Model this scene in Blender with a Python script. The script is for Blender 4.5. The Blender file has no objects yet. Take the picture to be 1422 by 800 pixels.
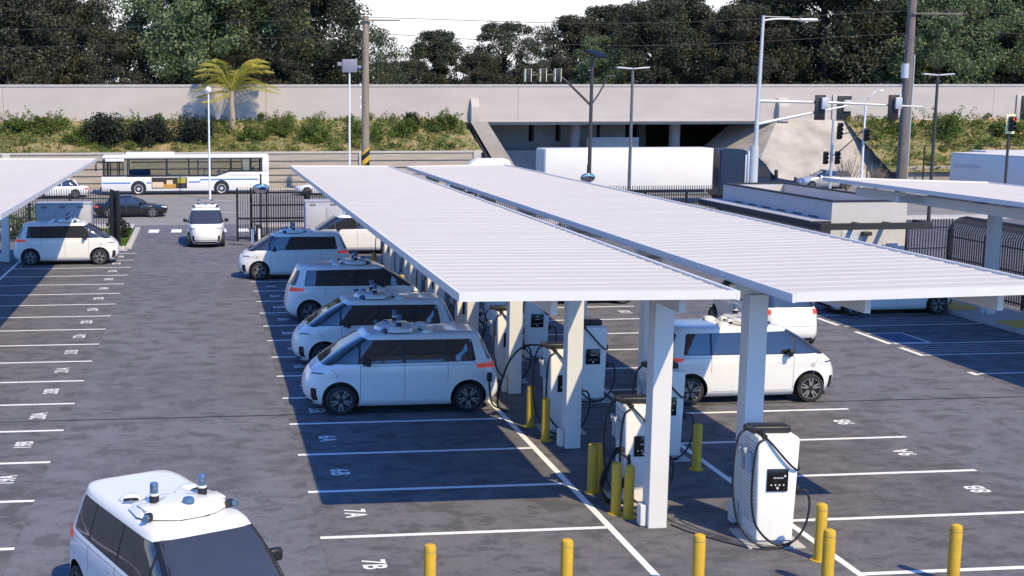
import bpy, bmesh, math, random
from mathutils import Vector, Matrix
random.seed(7)
PI = math.pi
scene = bpy.context.scene
COL = scene.collection

# ------------------------------------------------------------------ materials
def new_mat(name):
    m = bpy.data.materials.new(name); m.use_nodes = True
    nt = m.node_tree
    return m, nt, nt.nodes['Principled BSDF']

def N(nt, kind, **kw):
    n = nt.nodes.new(kind)
    for k, v in kw.items():
        if k in n.inputs: n.inputs[k].default_value = v
        else: setattr(n, k, v)
    return n

def mat(name, col, rough=.5, metal=0.0, var=.06, scale=3.0, bump=0.0, bscale=60, coat=0.0, spec=.5, dirt=None, stretch=None):
    """principled surface with a little noise in its colour and roughness"""
    m, nt, p = new_mat(name)
    L = nt.links.new
    p.inputs['Roughness'].default_value = rough
    p.inputs['Metallic'].default_value = metal
    p.inputs['Coat Weight'].default_value = coat
    p.inputs['Coat Roughness'].default_value = .06
    p.inputs['Specular IOR Level'].default_value = spec
    tc = N(nt, 'ShaderNodeTexCoord')
    src = tc.outputs['Object']
    if stretch:
        mp = N(nt, 'ShaderNodeMapping'); mp.inputs['Scale'].default_value = stretch
        L(src, mp.inputs['Vector']); src = mp.outputs['Vector']
    nz = N(nt, 'ShaderNodeTexNoise', Scale=scale, Detail=5.0, Roughness=.6)
    L(src, nz.inputs['Vector'])
    mx = N(nt, 'ShaderNodeMix', data_type='RGBA')
    lo = tuple(c * (1 - var) for c in col); hi = tuple(min(1, c * (1 + var)) for c in col)
    if dirt: lo = dirt
    mx.inputs[6].default_value = (*lo, 1); mx.inputs[7].default_value = (*hi, 1)
    rm = N(nt, 'ShaderNodeMapRange'); rm.inputs[1].default_value = .3; rm.inputs[2].default_value = .7
    L(nz.outputs['Fac'], rm.inputs[0]); L(rm.outputs[0], mx.inputs[0])
    L(mx.outputs[2], p.inputs['Base Color'])
    if bump:
        n2 = N(nt, 'ShaderNodeTexNoise', Scale=bscale, Detail=4.0)
        L(src, n2.inputs['Vector'])
        b = N(nt, 'ShaderNodeBump', Strength=bump, Distance=.02)
        L(n2.outputs['Fac'], b.inputs['Height']); L(b.outputs['Normal'], p.inputs['Normal'])
    return m

def asphalt(name, base, dark, light, blotch=.14, seed=0.0, rough=.85):
    m, nt, p = new_mat(name); L = nt.links.new
    tc = N(nt, 'ShaderNodeTexCoord')
    mp = N(nt, 'ShaderNodeMapping'); mp.inputs['Scale'].default_value = (.7, 1.0, 1.0); mp.inputs['Location'].default_value = (seed, seed, 0)
    L(tc.outputs['Object'], mp.inputs['Vector'])
    def noise(scale, detail, rough_, src=mp.outputs['Vector'], dist=0.0):
        n = N(nt, 'ShaderNodeTexNoise', Scale=scale, Detail=detail, Roughness=rough_, Distortion=dist); L(src, n.inputs['Vector']); return n.outputs['Fac']
    def rng(s, a, b, c=0.0, d=1.0):
        r = N(nt, 'ShaderNodeMapRange'); r.interpolation_type = 'SMOOTHSTEP'
        for i, v in enumerate((a, b, c, d)): r.inputs[i + 1].default_value = v
        L(s, r.inputs[0]); return r.outputs[0]
    def mixc(f, a, b):
        x = N(nt, 'ShaderNodeMix', data_type='RGBA')
        for i, v in ((0, f), (6, a), (7, b)):
            if isinstance(v, tuple): x.inputs[i].default_value = (*v, 1) if len(v) == 3 else v
            elif isinstance(v, float): x.inputs[i].default_value = v
            else: L(v, x.inputs[i])
        return x.outputs[2]
    big = noise(.16, 4, .55); mid = noise(1.7, 10, .70, dist=.35); pat = noise(4.6, 7, .66, dist=.5); fine = noise(17, 5, .78); grit = noise(150, 2, .6, tc.outputs['Object'])
    c = mixc(rng(big, .38, .64), tuple(x * .93 for x in base), tuple(x * 1.13 for x in base))
    c = mixc(rng(mid, .51, .585, 0, .9), c, tuple(dark))
    c = mixc(rng(pat, .52, .60, 0, .7), c, tuple(x * 1.15 for x in dark))
    c = mixc(rng(mid, .48, .40, 0, .8), c, tuple(light))
    c = mixc(rng(fine, .42, .68, 0, blotch * 3.2), c, tuple(x * .62 for x in base))
    c = mixc(rng(grit, .52, .75, 0, .35), c, tuple(min(1, x * 1.6) for x in base))
    c = mixc(rng(grit, .47, .25, 0, .4), c, tuple(x * .5 for x in base))
    L(c, p.inputs['Base Color'])
    L(rng(mid, .3, .7, rough - .05, min(1., rough + .08)), p.inputs['Roughness'])
    p.inputs['Specular IOR Level'].default_value = .3
    b = N(nt, 'ShaderNodeBump', Strength=.25, Distance=.01)
    L(grit, b.inputs['Height']); L(b.outputs['Normal'], p.inputs['Normal'])
    return m

def paint_line(name, col, wear=.6):
    """road paint, worn through in specks to the asphalt colour"""
    m, nt, p = new_mat(name); L = nt.links.new
    tc = N(nt, 'ShaderNodeTexCoord')
    a = N(nt, 'ShaderNodeTexNoise', Scale=9.0, Detail=8.0, Roughness=.75); L(tc.outputs['Object'], a.inputs['Vector'])
    r = N(nt, 'ShaderNodeMapRange'); r.inputs[1].default_value = .53; r.inputs[2].default_value = .70; r.inputs[3].default_value = 0; r.inputs[4].default_value = wear
    L(a.outputs['Fac'], r.inputs[0])
    x = N(nt, 'ShaderNodeMix', data_type='RGBA'); x.inputs[6].default_value = (*col, 1); x.inputs[7].default_value = (.16, .16, .17, 1)
    L(r.outputs[0], x.inputs[0]); L(x.outputs[2], p.inputs['Base Color'])
    p.inputs['Roughness'].default_value = .7
    return m

def leaf_mat(name, a, b, rough=.55, trans=.25):
    m, nt, p = new_mat(name); L = nt.links.new
    g = N(nt, 'ShaderNodeNewGeometry'); tc = N(nt, 'ShaderNodeTexCoord')
    nz = N(nt, 'ShaderNodeTexNoise', Scale=.45, Detail=3.0); L(tc.outputs['Object'], nz.inputs['Vector'])
    ad = N(nt, 'ShaderNodeMath', operation='MULTIPLY_ADD'); ad.inputs[1].default_value = .55; 
    L(g.outputs['Random Per Island'], ad.inputs[0])
    sc = N(nt, 'ShaderNodeMapRange'); sc.inputs[1].default_value = .35; sc.inputs[2].default_value = .65; sc.inputs[3].default_value = 0; sc.inputs[4].default_value = .45
    L(nz.outputs['Fac'], sc.inputs[0]); L(sc.outputs[0], ad.inputs[2])
    x = N(nt, 'ShaderNodeMix', data_type='RGBA'); x.inputs[6].default_value = (*a, 1); x.inputs[7].default_value = (*b, 1)
    L(ad.outputs[0], x.inputs[0]); L(x.outputs[2], p.inputs['Base Color'])
    p.inputs['Roughness'].default_value = rough
    p.inputs['Specular IOR Level'].default_value = .3
    if trans:
        t = N(nt, 'ShaderNodeBsdfTranslucent'); L(x.outputs[2], t.inputs['Color'])
        ms = N(nt, 'ShaderNodeMixShader'); ms.inputs[0].default_value = trans
        out = nt.nodes['Material Output']
        L(p.outputs[0], ms.inputs[1]); L(t.outputs[0], ms.inputs[2]); L(ms.outputs[0], out.inputs['Surface'])
    return m

def glass_pane(name, tint=.75):
    m, nt, p = new_mat(name); L = nt.links.new
    tr = N(nt, 'ShaderNodeBsdfTransparent'); tr.inputs['Color'].default_value = (tint, tint * 1.02, tint, 1)
    gl = N(nt, 'ShaderNodeBsdfGlossy'); gl.inputs['Roughness'].default_value = .02
    fr = N(nt, 'ShaderNodeFresnel', IOR=1.45)
    ms = N(nt, 'ShaderNodeMixShader'); out = nt.nodes['Material Output']
    L(fr.outputs[0], ms.inputs[0]); L(tr.outputs[0], ms.inputs[1]); L(gl.outputs[0], ms.inputs[2]); L(ms.outputs[0], out.inputs['Surface'])
    return m

M = {}
M['lot'] = asphalt('lot_asphalt', (.142, .141, .160), (.088, .087, .100), (.172, .171, .192))
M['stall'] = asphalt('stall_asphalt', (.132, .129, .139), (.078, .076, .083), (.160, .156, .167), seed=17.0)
M['street'] = asphalt('street_asphalt', (.235, .222, .208), (.19, .18, .17), (.265, .252, .237), seed=5.0, blotch=.08)
M['crack'] = mat('joint_tar', (.028, .028, .032), .8)
M['line'] = paint_line('white_road_paint', (.80, .79, .78))
M['blueline'] = paint_line('blue_road_paint', (.045, .085, .17))
M['conc'] = mat('concrete', (.40, .375, .345), .85, var=.16, scale=1.3, bump=.25)
M['kerb'] = mat('kerb_concrete', (.46, .43, .40), .85, var=.15, scale=2, bump=.25)
M['bridge'] = mat('bridge_concrete', (.46, .41, .375), .85, var=.085, scale=.35, bump=.2, bscale=12, stretch=(.5, 1, 1.6))
M['bridge_dark'] = mat('bridge_cap', (.43, .39, .37), .85, var=.10, scale=.8)
M['slope'] = mat('slope_paving', (.37, .33, .285), .9, var=.26, scale=.45, bump=.5, bscale=5)
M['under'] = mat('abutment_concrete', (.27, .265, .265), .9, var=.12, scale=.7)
M['white'] = mat('white_car_paint', (.75, .735, .71), .28, var=.015, scale=2, coat=.6)
M['steel'] = mat('white_steel', (.67, .645, .61), .42, var=.035, scale=1.5)
M['deck'] = mat('canopy_deck_white', (.57, .52, .445), .45, var=.055, scale=1.4, stretch=(.22, 1.5, 1))
M['under_deck'] = mat('deck_underside', (.62, .61, .62), .5, var=.04)
M['cab'] = mat('charger_white', (.79, .76, .71), .38, var=.02, scale=3)
M['cabgrey'] = mat('charger_grey', (.42, .43, .45), .45, var=.05)
M['black'] = mat('black_plastic', (.012, .012, .013), .42, var=.15)
M['rubber'] = mat('tyre_rubber', (.017, .017, .018), .75, var=.2, scale=12)
M['cable'] = mat('cable_rubber', (.011, .011, .012), .5, var=.1)
M['glass'] = mat('tinted_glass', (.022, .024, .029), .035, var=.1, spec=1.0)
M['glassgrey'] = mat('tinted_windscreen', (.040, .042, .048), .03, var=.05, spec=1.0)
for k_ in ('glass', 'glassgrey'): M[k_].node_tree.nodes['Principled BSDF'].inputs['IOR'].default_value = 1.62
M['screen'] = mat('screen_black', (.006, .006, .007), .15, var=.05)
M['icon'] = mat('screen_print', (.55, .56, .57), .5)
M['rim'] = mat('alloy_grey', (.25, .247, .243), .34, metal=.3, var=.05)
M['rimdark'] = mat('alloy_dark', (.02, .02, .022), .45, metal=.3)
M['red'] = mat('tail_lens_red', (.80, .075, .04), .2, var=.1, scale=20)
M['red'].node_tree.nodes['Principled BSDF'].inputs['Emission Color'].default_value = (1, .12, .05, 1); M['red'].node_tree.nodes['Principled BSDF'].inputs['Emission Strength'].default_value = .18
M['lens'] = mat('lamp_lens', (.72, .75, .78), .12, var=.05)
M['lidarglass'] = mat('lidar_window', (.10, .17, .27), .08, metal=.3, var=.1, spec=.8)
M['seam'] = mat('panel_gap', (.17, .17, .18), .7)
M['yellow'] = mat('bollard_yellow', (.60, .37, .022), .5, var=.06, scale=7, dirt=(.50, .30, .025), bump=.05, bscale=25)
M['yellowpad'] = mat('tactile_yellow', (.68, .42, .04), .7, var=.1, scale=8, bump=.4, bscale=40)
M['fence'] = mat('black_steel', (.010, .010, .011), .45, var=.1)
M['grey_cab'] = mat('cabinet_grey', (.40, .395, .42), .5, var=.04)
M['signgrey'] = mat('sign_back_grey', (.20, .20, .25), .5, var=.05)
M['galv'] = mat('galvanised_steel', (.50, .51, .53), .45, metal=.35, var=.06)
M['whitepole'] = mat('white_pole_paint', (.72, .73, .75), .45, var=.04)
M['greypole'] = mat('grey_lamp_pole', (.13, .135, .15), .5, metal=.2, var=.08)
M['mastgrey'] = mat('mast_galvanised', (.52, .53, .54), .5, metal=.2, var=.08, scale=2)
M['darkpole'] = mat('bronze_pole', (.045, .04, .038), .5, var=.1)
M['wood'] = mat('weathered_pole_wood', (.25, .205, .155), .9, var=.28, scale=2.5, bump=.5, bscale=30, stretch=(4, 4, .35))
M['woodgrey'] = mat('weathered_grey_wood', (.15, .13, .12), .9, var=.3, scale=2.5, bump=.5, bscale=30, stretch=(4, 4, .35))
M['busblue'] = mat('bus_stripe_blue', (.06, .19, .42), .35)
M['buswhite'] = mat('bus_white', (.70, .68, .65), .38, var=.025)
M['pane'] = glass_pane('clear_bus_glass', .86)
M['seat'] = mat('bus_seat_blue', (.06, .10, .22), .7)
M['navy'] = mat('truck_navy', (.008, .016, .045), .25, var=.1, coat=.4)
M['blackcar'] = mat('black_car_paint', (.012, .013, .018), .22, var=.1, coat=.5)
M['silver'] = mat('silver_car_paint', (.50, .51, .53), .3, metal=.4, var=.04)
M['trailer'] = mat('trailer_white', (.68, .655, .62), .45, var=.03, scale=.7)
M['bld'] = mat('stucco_beige', (.50, .475, .45), .85, var=.05, scale=3, bump=.2)
M['bldblue'] = mat('stucco_grey', (.50, .49, .50), .85, var=.05, scale=3, bump=.2)
M['fascia'] = mat('dark_fascia', (.022, .022, .027), .6, var=.1)
M['lag'] = mat('timber_lagging', (.37, .32, .265), .9, var=.22, scale=1.4, bump=.4, bscale=14, stretch=(.35, 1, 5))
M['trunk'] = mat('bark', (.032, .026, .021), .95, var=.3, scale=4)
M['palmtrunk'] = mat('palm_bark', (.33, .27, .21), .95, var=.22, scale=3, stretch=(1, 1, 6))
M['frond'] = leaf_mat('palm_frond', (.38, .37, .06), (.60, .52, .10), trans=.45)
M['leafdark'] = leaf_mat('leaf_dark', (.024, .032, .018), (.098, .106, .058))
M['leafbrown'] = leaf_mat('leaf_brown', (.031, .035, .022), (.108, .106, .062))
M['leafgreen'] = leaf_mat('leaf_green', (.070, .105, .048), (.21, .265, .12))
M['leafpale'] = leaf_mat('leaf_pale', (.035, .05, .028), (.13, .14, .075))
M['shrubdark'] = leaf_mat('shrub_dark', (.010, .017, .011), (.040, .050, .030))
M['shrub'] = leaf_mat('shrub_green', (.045, .080, .014), (.155, .21, .04))
M['dry'] = leaf_mat('dry_grass', (.20, .15, .055), (.34, .28, .10))
M['grassleaf'] = leaf_mat('weed_green', (.05, .085, .016), (.17, .21, .045))
M['twig'] = mat('bare_twig', (.20, .165, .13), .9)
M['lawn'] = leaf_mat('lawn_grass', (.06, .13, .015), (.15, .25, .035))
M['sigyellow'] = mat('signal_backplate', (.75, .70, .42), .6)
M['sigblack'] = mat('signal_black', (.014, .014, .015), .5)
M['adA'] = mat('advert_amber', (.45, .24, .03), .5); M['adB'] = mat('advert_dark', (.03, .024, .018), .5); M['adC'] = mat('advert_cream', (.62, .48, .32), .5); M['adD'] = mat('advert_gold', (.40, .33, .03), .5)
M['solar'] = mat('solar_glass', (.008, .009, .013), .45, spec=.2)
M['mirror'] = mat('convex_mirror', (.75, .76, .78), .03, metal=1.0, var=.01)
M['wire'] = mat('wire_black', (.02, .02, .022), .7)
m_, nt_, p_ = new_mat('red_signal_lens'); p_.inputs['Base Color'].default_value = (.5, .02, .01, 1); p_.inputs['Emission Color'].default_value = (1, .06, .03, 1); p_.inputs['Emission Strength'].default_value = 1.6; M['redlamp'] = m_

def slope_ground_mat():
    m, nt, p = new_mat('dry_bank_soil'); L = nt.links.new
    tc = N(nt, 'ShaderNodeTexCoord')
    n1 = N(nt, 'ShaderNodeTexNoise', Scale=.55, Detail=8.0, Roughness=.65); L(tc.outputs['Object'], n1.inputs['Vector'])
    cr = N(nt, 'ShaderNodeValToRGB'); e = cr.color_ramp.elements
    e[0].position = .36; e[0].color = (.06, .085, .02, 1); e[1].position = .62; e[1].color = (.32, .23, .12, 1)
    k = cr.color_ramp.elements.new(.48); k.color = (.17, .16, .05, 1)
    L(n1.outputs['Fac'], cr.inputs[0]); L(cr.outputs[0], p.inputs['Base Color']); p.inputs['Roughness'].default_value = .95
    b = N(nt, 'ShaderNodeBump', Strength=.6, Distance=.15); n2 = N(nt, 'ShaderNodeTexNoise', Scale=4.0, Detail=6.0); L(tc.outputs['Object'], n2.inputs['Vector'])
    L(n2.outputs['Fac'], b.inputs['Height']); L(b.outputs['Normal'], p.inputs['Normal'])
    return m
M['bank'] = slope_ground_mat()
M['earth'] = mat('bare_earth', (.17, .14, .10), .95, var=.25, scale=.3)

# ------------------------------------------------------------------ mesh building
class MB:
    def __init__(self): self.bm = bmesh.new(); self.mi = 0
    def _tag(self, faces):
        for f in faces: f.material_index = self.mi
    def face(self, pts):
        f = self.bm.faces.new([self.bm.verts.new(p) for p in pts]); f.material_index = self.mi; return f
    def box(self, x0, x1, y0, y1, z0, z1, bev=0.0, mtx=None, seg=2):
        t = bmesh.new()
        bmesh.ops.create_cube(t, size=1)
        bmesh.ops.transform(t, matrix=Matrix.Translation(((x0 + x1) / 2, (y0 + y1) / 2, (z0 + z1) / 2)) @ Matrix.Diagonal((abs(x1 - x0), abs(y1 - y0), abs(z1 - z0), 1)), verts=t.verts)
        if bev: bmesh.ops.bevel(t, geom=list(t.edges), offset=bev, segments=seg, affect='EDGES', profile=.5)
        if mtx is not None: bmesh.ops.transform(t, matrix=mtx, verts=t.verts)
        self.join(t)
    def join(self, t, keep=False):
        vm = {v: self.bm.verts.new(v.co) for v in t.verts}
        for f in t.faces:
            try: g = self.bm.faces.new([vm[v] for v in f.verts]); g.material_index = f.material_index if keep else self.mi
            except ValueError: pass
        t.free()
    def cyl(self, p0, p1, r0, r1=None, n=12, caps=True):
        if r1 is None: r1 = r0
        p0, p1 = Vector(p0), Vector(p1); d = (p1 - p0).normalized()
        u = d.orthogonal().normalized(); v = d.cross(u)
        A = [self.bm.verts.new(p0 + (u * math.cos(2 * PI * i / n) + v * math.sin(2 * PI * i / n)) * r0) for i in range(n)]
        B = [self.bm.verts.new(p1 + (u * math.cos(2 * PI * i / n) + v * math.sin(2 * PI * i / n)) * r1) for i in range(n)]
        fs = [self.bm.faces.new((A[i], A[(i + 1) % n], B[(i + 1) % n], B[i])) for i in range(n)]
        if caps: fs += [self.bm.faces.new(A[::-1]), self.bm.faces.new(B)]
        self._tag(fs)
    def tube(self, pts, r, n=8):
        pts = [Vector(p) for p in pts]; rings = []
        u = None
        for i, p in enumerate(pts):
            d = (pts[min(i + 1, len(pts) - 1)] - pts[max(i - 1, 0)]).normalized()
            if u is None: u = d.orthogonal().normalized()
            u = (u - d * u.dot(d)); u = u.normalized() if u.length > 1e-6 else d.orthogonal().normalized()
            v = d.cross(u); rr = r[i] if isinstance(r, (list, tuple)) else r
            rings.append([self.bm.verts.new(p + (u * math.cos(2 * PI * k / n) + v * math.sin(2 * PI * k / n)) * rr) for k in range(n)])
        fs = []
        for a, b in zip(rings, rings[1:]):
            fs += [self.bm.faces.new((a[k], a[(k + 1) % n], b[(k + 1) % n], b[k])) for k in range(n)]
        fs += [self.bm.faces.new(rings[0][::-1]), self.bm.faces.new(rings[-1])]
        self._tag(fs)
    def lathe(self, prof, mtx=Matrix(), n=24, cap=True):
        """prof: (r, h) along local +Z"""
        rings = [[self.bm.verts.new(mtx @ Vector((r * math.cos(2 * PI * i / n), r * math.sin(2 * PI * i / n), h))) for i in range(n)] for r, h in prof]
        fs = []
        for a, b in zip(rings, rings[1:]):
            fs += [self.bm.faces.new((a[i], a[(i + 1) % n], b[(i + 1) % n], b[i])) for i in range(n)]
        if cap: fs += [self.bm.faces.new(rings[0][::-1]), self.bm.faces.new(rings[-1])]
        self._tag(fs)
    def prism(self, outline, h0, h1, mtx=Matrix(), top=None):
        """outline in local XY, extruded along local Z; top = other outline for the far end"""
        top = top or outline
        A = [self.bm.verts.new(mtx @ Vector((x, y, h0))) for x, y in outline]
        B = [self.bm.verts.new(mtx @ Vector((x, y, h1))) for x, y in top]
        n = len(A)
        fs = [self.bm.faces.new((A[i], A[(i + 1) % n], B[(i + 1) % n], B[i])) for i in range(n)]
        fs += [self.bm.faces.new(A[::-1]), self.bm.faces.new(B)]
        self._tag(fs)
    def build(self, name, mats, parent=None, sharp=35, loc=None):
        me = bpy.data.meshes.new(name)
        bmesh.ops.recalc_face_normals(self.bm, faces=self.bm.faces)
        self.bm.to_mesh(me); self.bm.free()
        for m in (mats if isinstance(mats, (list, tuple)) else [mats]): me.materials.append(m)
        me.polygons.foreach_set('use_smooth', [True] * len(me.polygons))
        me.set_sharp_from_angle(angle=math.radians(sharp))
        o = bpy.data.objects.new(name, me); COL.objects.link(o)
        if parent: o.parent = parent
        if loc: o.location = loc
        return o

def tag(o, label=None, cat=None, group=None, kind=None):
    if label: o['label'] = label
    if cat: o['category'] = cat
    if group: o['group'] = group
    if kind: o['kind'] = kind
    return o
def empty(name, loc=(0, 0, 0), rz=0.0):
    o = bpy.data.objects.new(name, None); COL.objects.link(o); o.location = loc; o.rotation_euler = (0, 0, rz); o.empty_display_size = .3
    return o
def thing(name, label, cat, loc=(0, 0, 0), rz=0.0, group=None):
    return tag(empty(name, loc, rz), label, cat, group)
def copy_tree(o, parent=None):
    c = o.copy(); COL.objects.link(c)
    if parent: c.parent = parent
    for ch in list(o.children): copy_tree(ch, c)
    return c
def struct(name, mb, m, **kw): return tag(mb.build(name, m, **kw), kind='structure')
def RZ(a): return Matrix.Rotation(a, 4, 'Z')
def RX(a): return Matrix.Rotation(a, 4, 'X')
def RY(a): return Matrix.Rotation(a, 4, 'Y')
def T(x, y, z): return Matrix.Translation((x, y, z))
def catmull(pts, n=8):
    pts = [Vector(p) for p in pts]; P = [pts[0] * 2 - pts[1]] + pts + [pts[-1] * 2 - pts[-2]]; out = []
    for i in range(1, len(P) - 2):
        a, b, c, d = P[i - 1:i + 3]
        for k in range(n):
            t = k / n
            out.append(.5 * ((2 * b) + (c - a) * t + (2 * a - 5 * b + 4 * c - d) * t * t + (3 * b - a - 3 * c + d) * t ** 3))
    out.append(pts[-1]); return out

# ------------------------------------------------------------------ camera, sun, sky
def cam_setup():
    f, px, h, yaw, pitch, roll = 1782.7, 466.9, 7.747, .1035, .1468, -.0015
    fw = Vector((math.sin(yaw) * math.cos(pitch), math.cos(yaw) * math.cos(pitch), -math.sin(pitch)))
    r = fw.cross(Vector((0, 0, 1))).normalized(); u = r.cross(fw)
    r2 = r * math.cos(roll) + u * math.sin(roll); u2 = -r * math.sin(roll) + u * math.cos(roll)
    cd = bpy.data.cameras.new('camera'); co = bpy.data.objects.new('camera', cd); COL.objects.link(co)
    co.matrix_world = Matrix(((r2.x, u2.x, -fw.x, 0), (r2.y, u2.y, -fw.y, 0), (r2.z, u2.z, -fw.z, h), (0, 0, 0, 1)))
    cd.sensor_width = 36; cd.sensor_fit = 'HORIZONTAL'; cd.lens = f / 1422 * 36
    cd.shift_x = (711 - px) / 1422; cd.shift_y = 0
    cd.clip_start = .3; cd.clip_end = 3000
    scene.camera = co
cam_setup()
SUND = Vector((-.40, .84, -1)).normalized()
sl = bpy.data.lights.new('sun', 'SUN'); sl.energy = 5.0; sl.angle = math.radians(.55); sl.color = (1.0, .832, .52)
so = bpy.data.objects.new('sun', sl); COL.objects.link(so); so.rotation_euler = SUND.to_track_quat('-Z', 'Y').to_euler(); so.location = (0, 0, 40)
w = bpy.data.worlds.new('World'); scene.world = w; w.use_nodes = True
nt = w.node_tree; bg = nt.nodes['Background']
sky = nt.nodes.new('ShaderNodeTexSky'); sky.sky_type = 'NISHITA'; sky.sun_disc = False
sky.sun_elevation = math.asin(-SUND.z); sky.sun_rotation = math.atan2(-SUND.x, -SUND.y)
sky.air_density = 1.0; sky.dust_density = .3; sky.ozone_density = 2.0
SKY_TINT = (.74, 1.42, 2.52)
tint = nt.nodes.new('ShaderNodeMix'); tint.data_type = 'RGBA'; tint.blend_type = 'MULTIPLY'; tint.inputs[0].default_value = 1.0; tint.inputs[7].default_value = (*SKY_TINT, 1)
nt.links.new(sky.outputs[0], tint.inputs[6])
# bright thin cloud low over the wood on the far side
tcw = nt.nodes.new('ShaderNodeTexCoord'); sx = nt.nodes.new('ShaderNodeSeparateXYZ'); nt.links.new(tcw.outputs['Generated'], sx.inputs[0])
def smooth(src, a, b_):
    r = nt.nodes.new('ShaderNodeMapRange'); r.interpolation_type = 'SMOOTHSTEP'; r.inputs[1].default_value = a; r.inputs[2].default_value = b_; nt.links.new(src, r.inputs[0]); return r.outputs[0]
mu = nt.nodes.new('ShaderNodeMath'); mu.operation = 'MULTIPLY'
nt.links.new(smooth(sx.outputs['Z'], .26, .10), mu.inputs[0]); nt.links.new(smooth(sx.outputs['Y'], .1, .6), mu.inputs[1])
cl = nt.nodes.new('ShaderNodeMix'); cl.data_type = 'RGBA'; cl.inputs[7].default_value = (10.5, 10.6, 11.0, 1)
nt.links.new(mu.outputs[0], cl.inputs[0]); nt.links.new(tint.outputs[2], cl.inputs[6])
nt.links.new(cl.outputs[2], bg.inputs['Color']); bg.inputs['Strength'].default_value = .10
vs = scene.view_settings; vs.view_transform = 'Standard'; vs.look = 'None'; vs.exposure = 0.16; vs.gamma = 1.0
scene.display_settings.display_device = 'sRGB'
scene.cycles.max_bounces = 6; scene.cycles.diffuse_bounces = 3; scene.cycles.glossy_bounces = 3; scene.cycles.transparent_max_bounces = 10

# ------------------------------------------------------------------ ground, stalls, street
g = MB(); g.face([(-300, -60, 0), (400, -60, 0), (400, 310, 0), (-300, 310, 0)])
struct('ground', g, M['lot'])
P = 2.7; Y0 = 54.2615 + P            # stall line rows: Y0 - P*i
rows = [Y0 - P * i for i in range(0, 16)]
s = MB()
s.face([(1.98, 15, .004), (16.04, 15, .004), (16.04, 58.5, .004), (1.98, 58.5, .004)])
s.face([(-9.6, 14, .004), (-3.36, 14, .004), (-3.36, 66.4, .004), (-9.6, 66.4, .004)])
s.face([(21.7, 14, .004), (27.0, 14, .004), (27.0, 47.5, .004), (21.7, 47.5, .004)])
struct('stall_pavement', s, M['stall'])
l = MB(); z = .008; hw = .066
def line(x0, y0, x1, y1, w_=hw, zz=z, mb=None):
    d = Vector((x1 - x0, y1 - y0, 0)).normalized(); n = Vector((-d.y, d.x, 0)) * w_
    a, b = Vector((x0, y0, zz)), Vector((x1, y1, zz))
    (mb or l).face([a - n, b - n, b + n, a + n])
for i, y in enumerate(rows):
    if y < 15: continue
    line(1.98, y, 7.22, y); line(10.68, y, 16.04, y)
    line(-8.75, y + .02, -3.36, y + .02)
for i in range(1, 5):
    if Y0 + P * i < 67: line(-8.75, Y0 + P * i + .02, -3.36, Y0 + P * i + .02)
line(7.28, 15.6, 7.28, 57.0); line(10.62, 15.6, 10.62, 57.0); line(-8.81, 15, -8.81, 67)
for k, y in enumerate([46.1, 43.4, 41.2, 38.0, 36.2, 33.5, 30.8, 28.1]): line(21.75, y, 27.0, y, .045)
for a, b in ((42.9, 41.4), (40.2, 38.0), (37.4, 36.1), (33.75, 33.35)): line(21.62, a, 21.62, b, .085)
for k in range(4): line(21.75, 36.6 + k * .34, 27.0, 36.6 + k * .34, .013)
for k in range(3): line(21.75, 41.7 + k * .4, 27.0, 41.7 + k * .4, .013)
struct('stall_lines', l, M['line'])
b = MB(); zz = .012
wb = MB()
for a in ((21.75, 38.12, 23.0, 38.12), (23.0, 38.06, 23.0, 39.84), (23.06, 39.78, 21.75, 39.78)): line(*a, w_=.04, zz=zz, mb=wb)
struct('accessible_bay_outline', wb, M['line'])
b.face([(21.85, 38.3, .008), (22.9, 38.3, .008), (22.9, 39.6, .008), (21.85, 39.6, .008)])
struct('accessible_bay_marking', b, M['blueline'])
c = MB()
line(-40, 31.1, 8, 30.85, .022, .0125, c); line(8.0, 30.852, 34, 30.6, .022, .0125, c)
struct('pavement_joint', c, M['crack'])

def stall_text(txt, x, y, rot, size=.56, sx=.72):
    cu = bpy.data.curves.new('t', 'FONT'); cu.body = txt; cu.size = size; cu.align_x = 'CENTER'; cu.align_y = 'CENTER'; cu.space_character = 1.08; cu.offset = .012
    to = bpy.data.objects.new('t', cu); COL.objects.link(to)
    me = bpy.data.meshes.new_from_object(to.evaluated_get(bpy.context.evaluated_depsgraph_get()))
    bpy.data.objects.remove(to); bpy.data.curves.remove(cu)
    me.transform(Matrix.Diagonal((sx, 1, 1, 1))); me.materials.clear(); me.materials.append(M['line'])
    o = bpy.data.objects.new('stall_number', me); COL.objects.link(o); o.location = (x, y, .009); o.rotation_euler = (0, 0, rot)
    tag(o, kind='structure')
seq = lambda n: '%d%s' % ((n + 1) // 2, 'AB'[(n + 1) % 2])
for i in range(0, 15):
    yc = rows[i] - P / 2
    if yc < 16: break
    stall_text(seq(i + 1), 2.74, yc - .05, -PI / 2)
    k = 28 - i
    stall_text(seq(k), 15.3, yc + .1, PI / 2)
for j in range(0, 16):     # left lot, 19A nearest
    stall_text(seq(37 + j), -4.1, 26.05 + P * j - (0 if j else 0), PI / 2, .54, .66)

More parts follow.
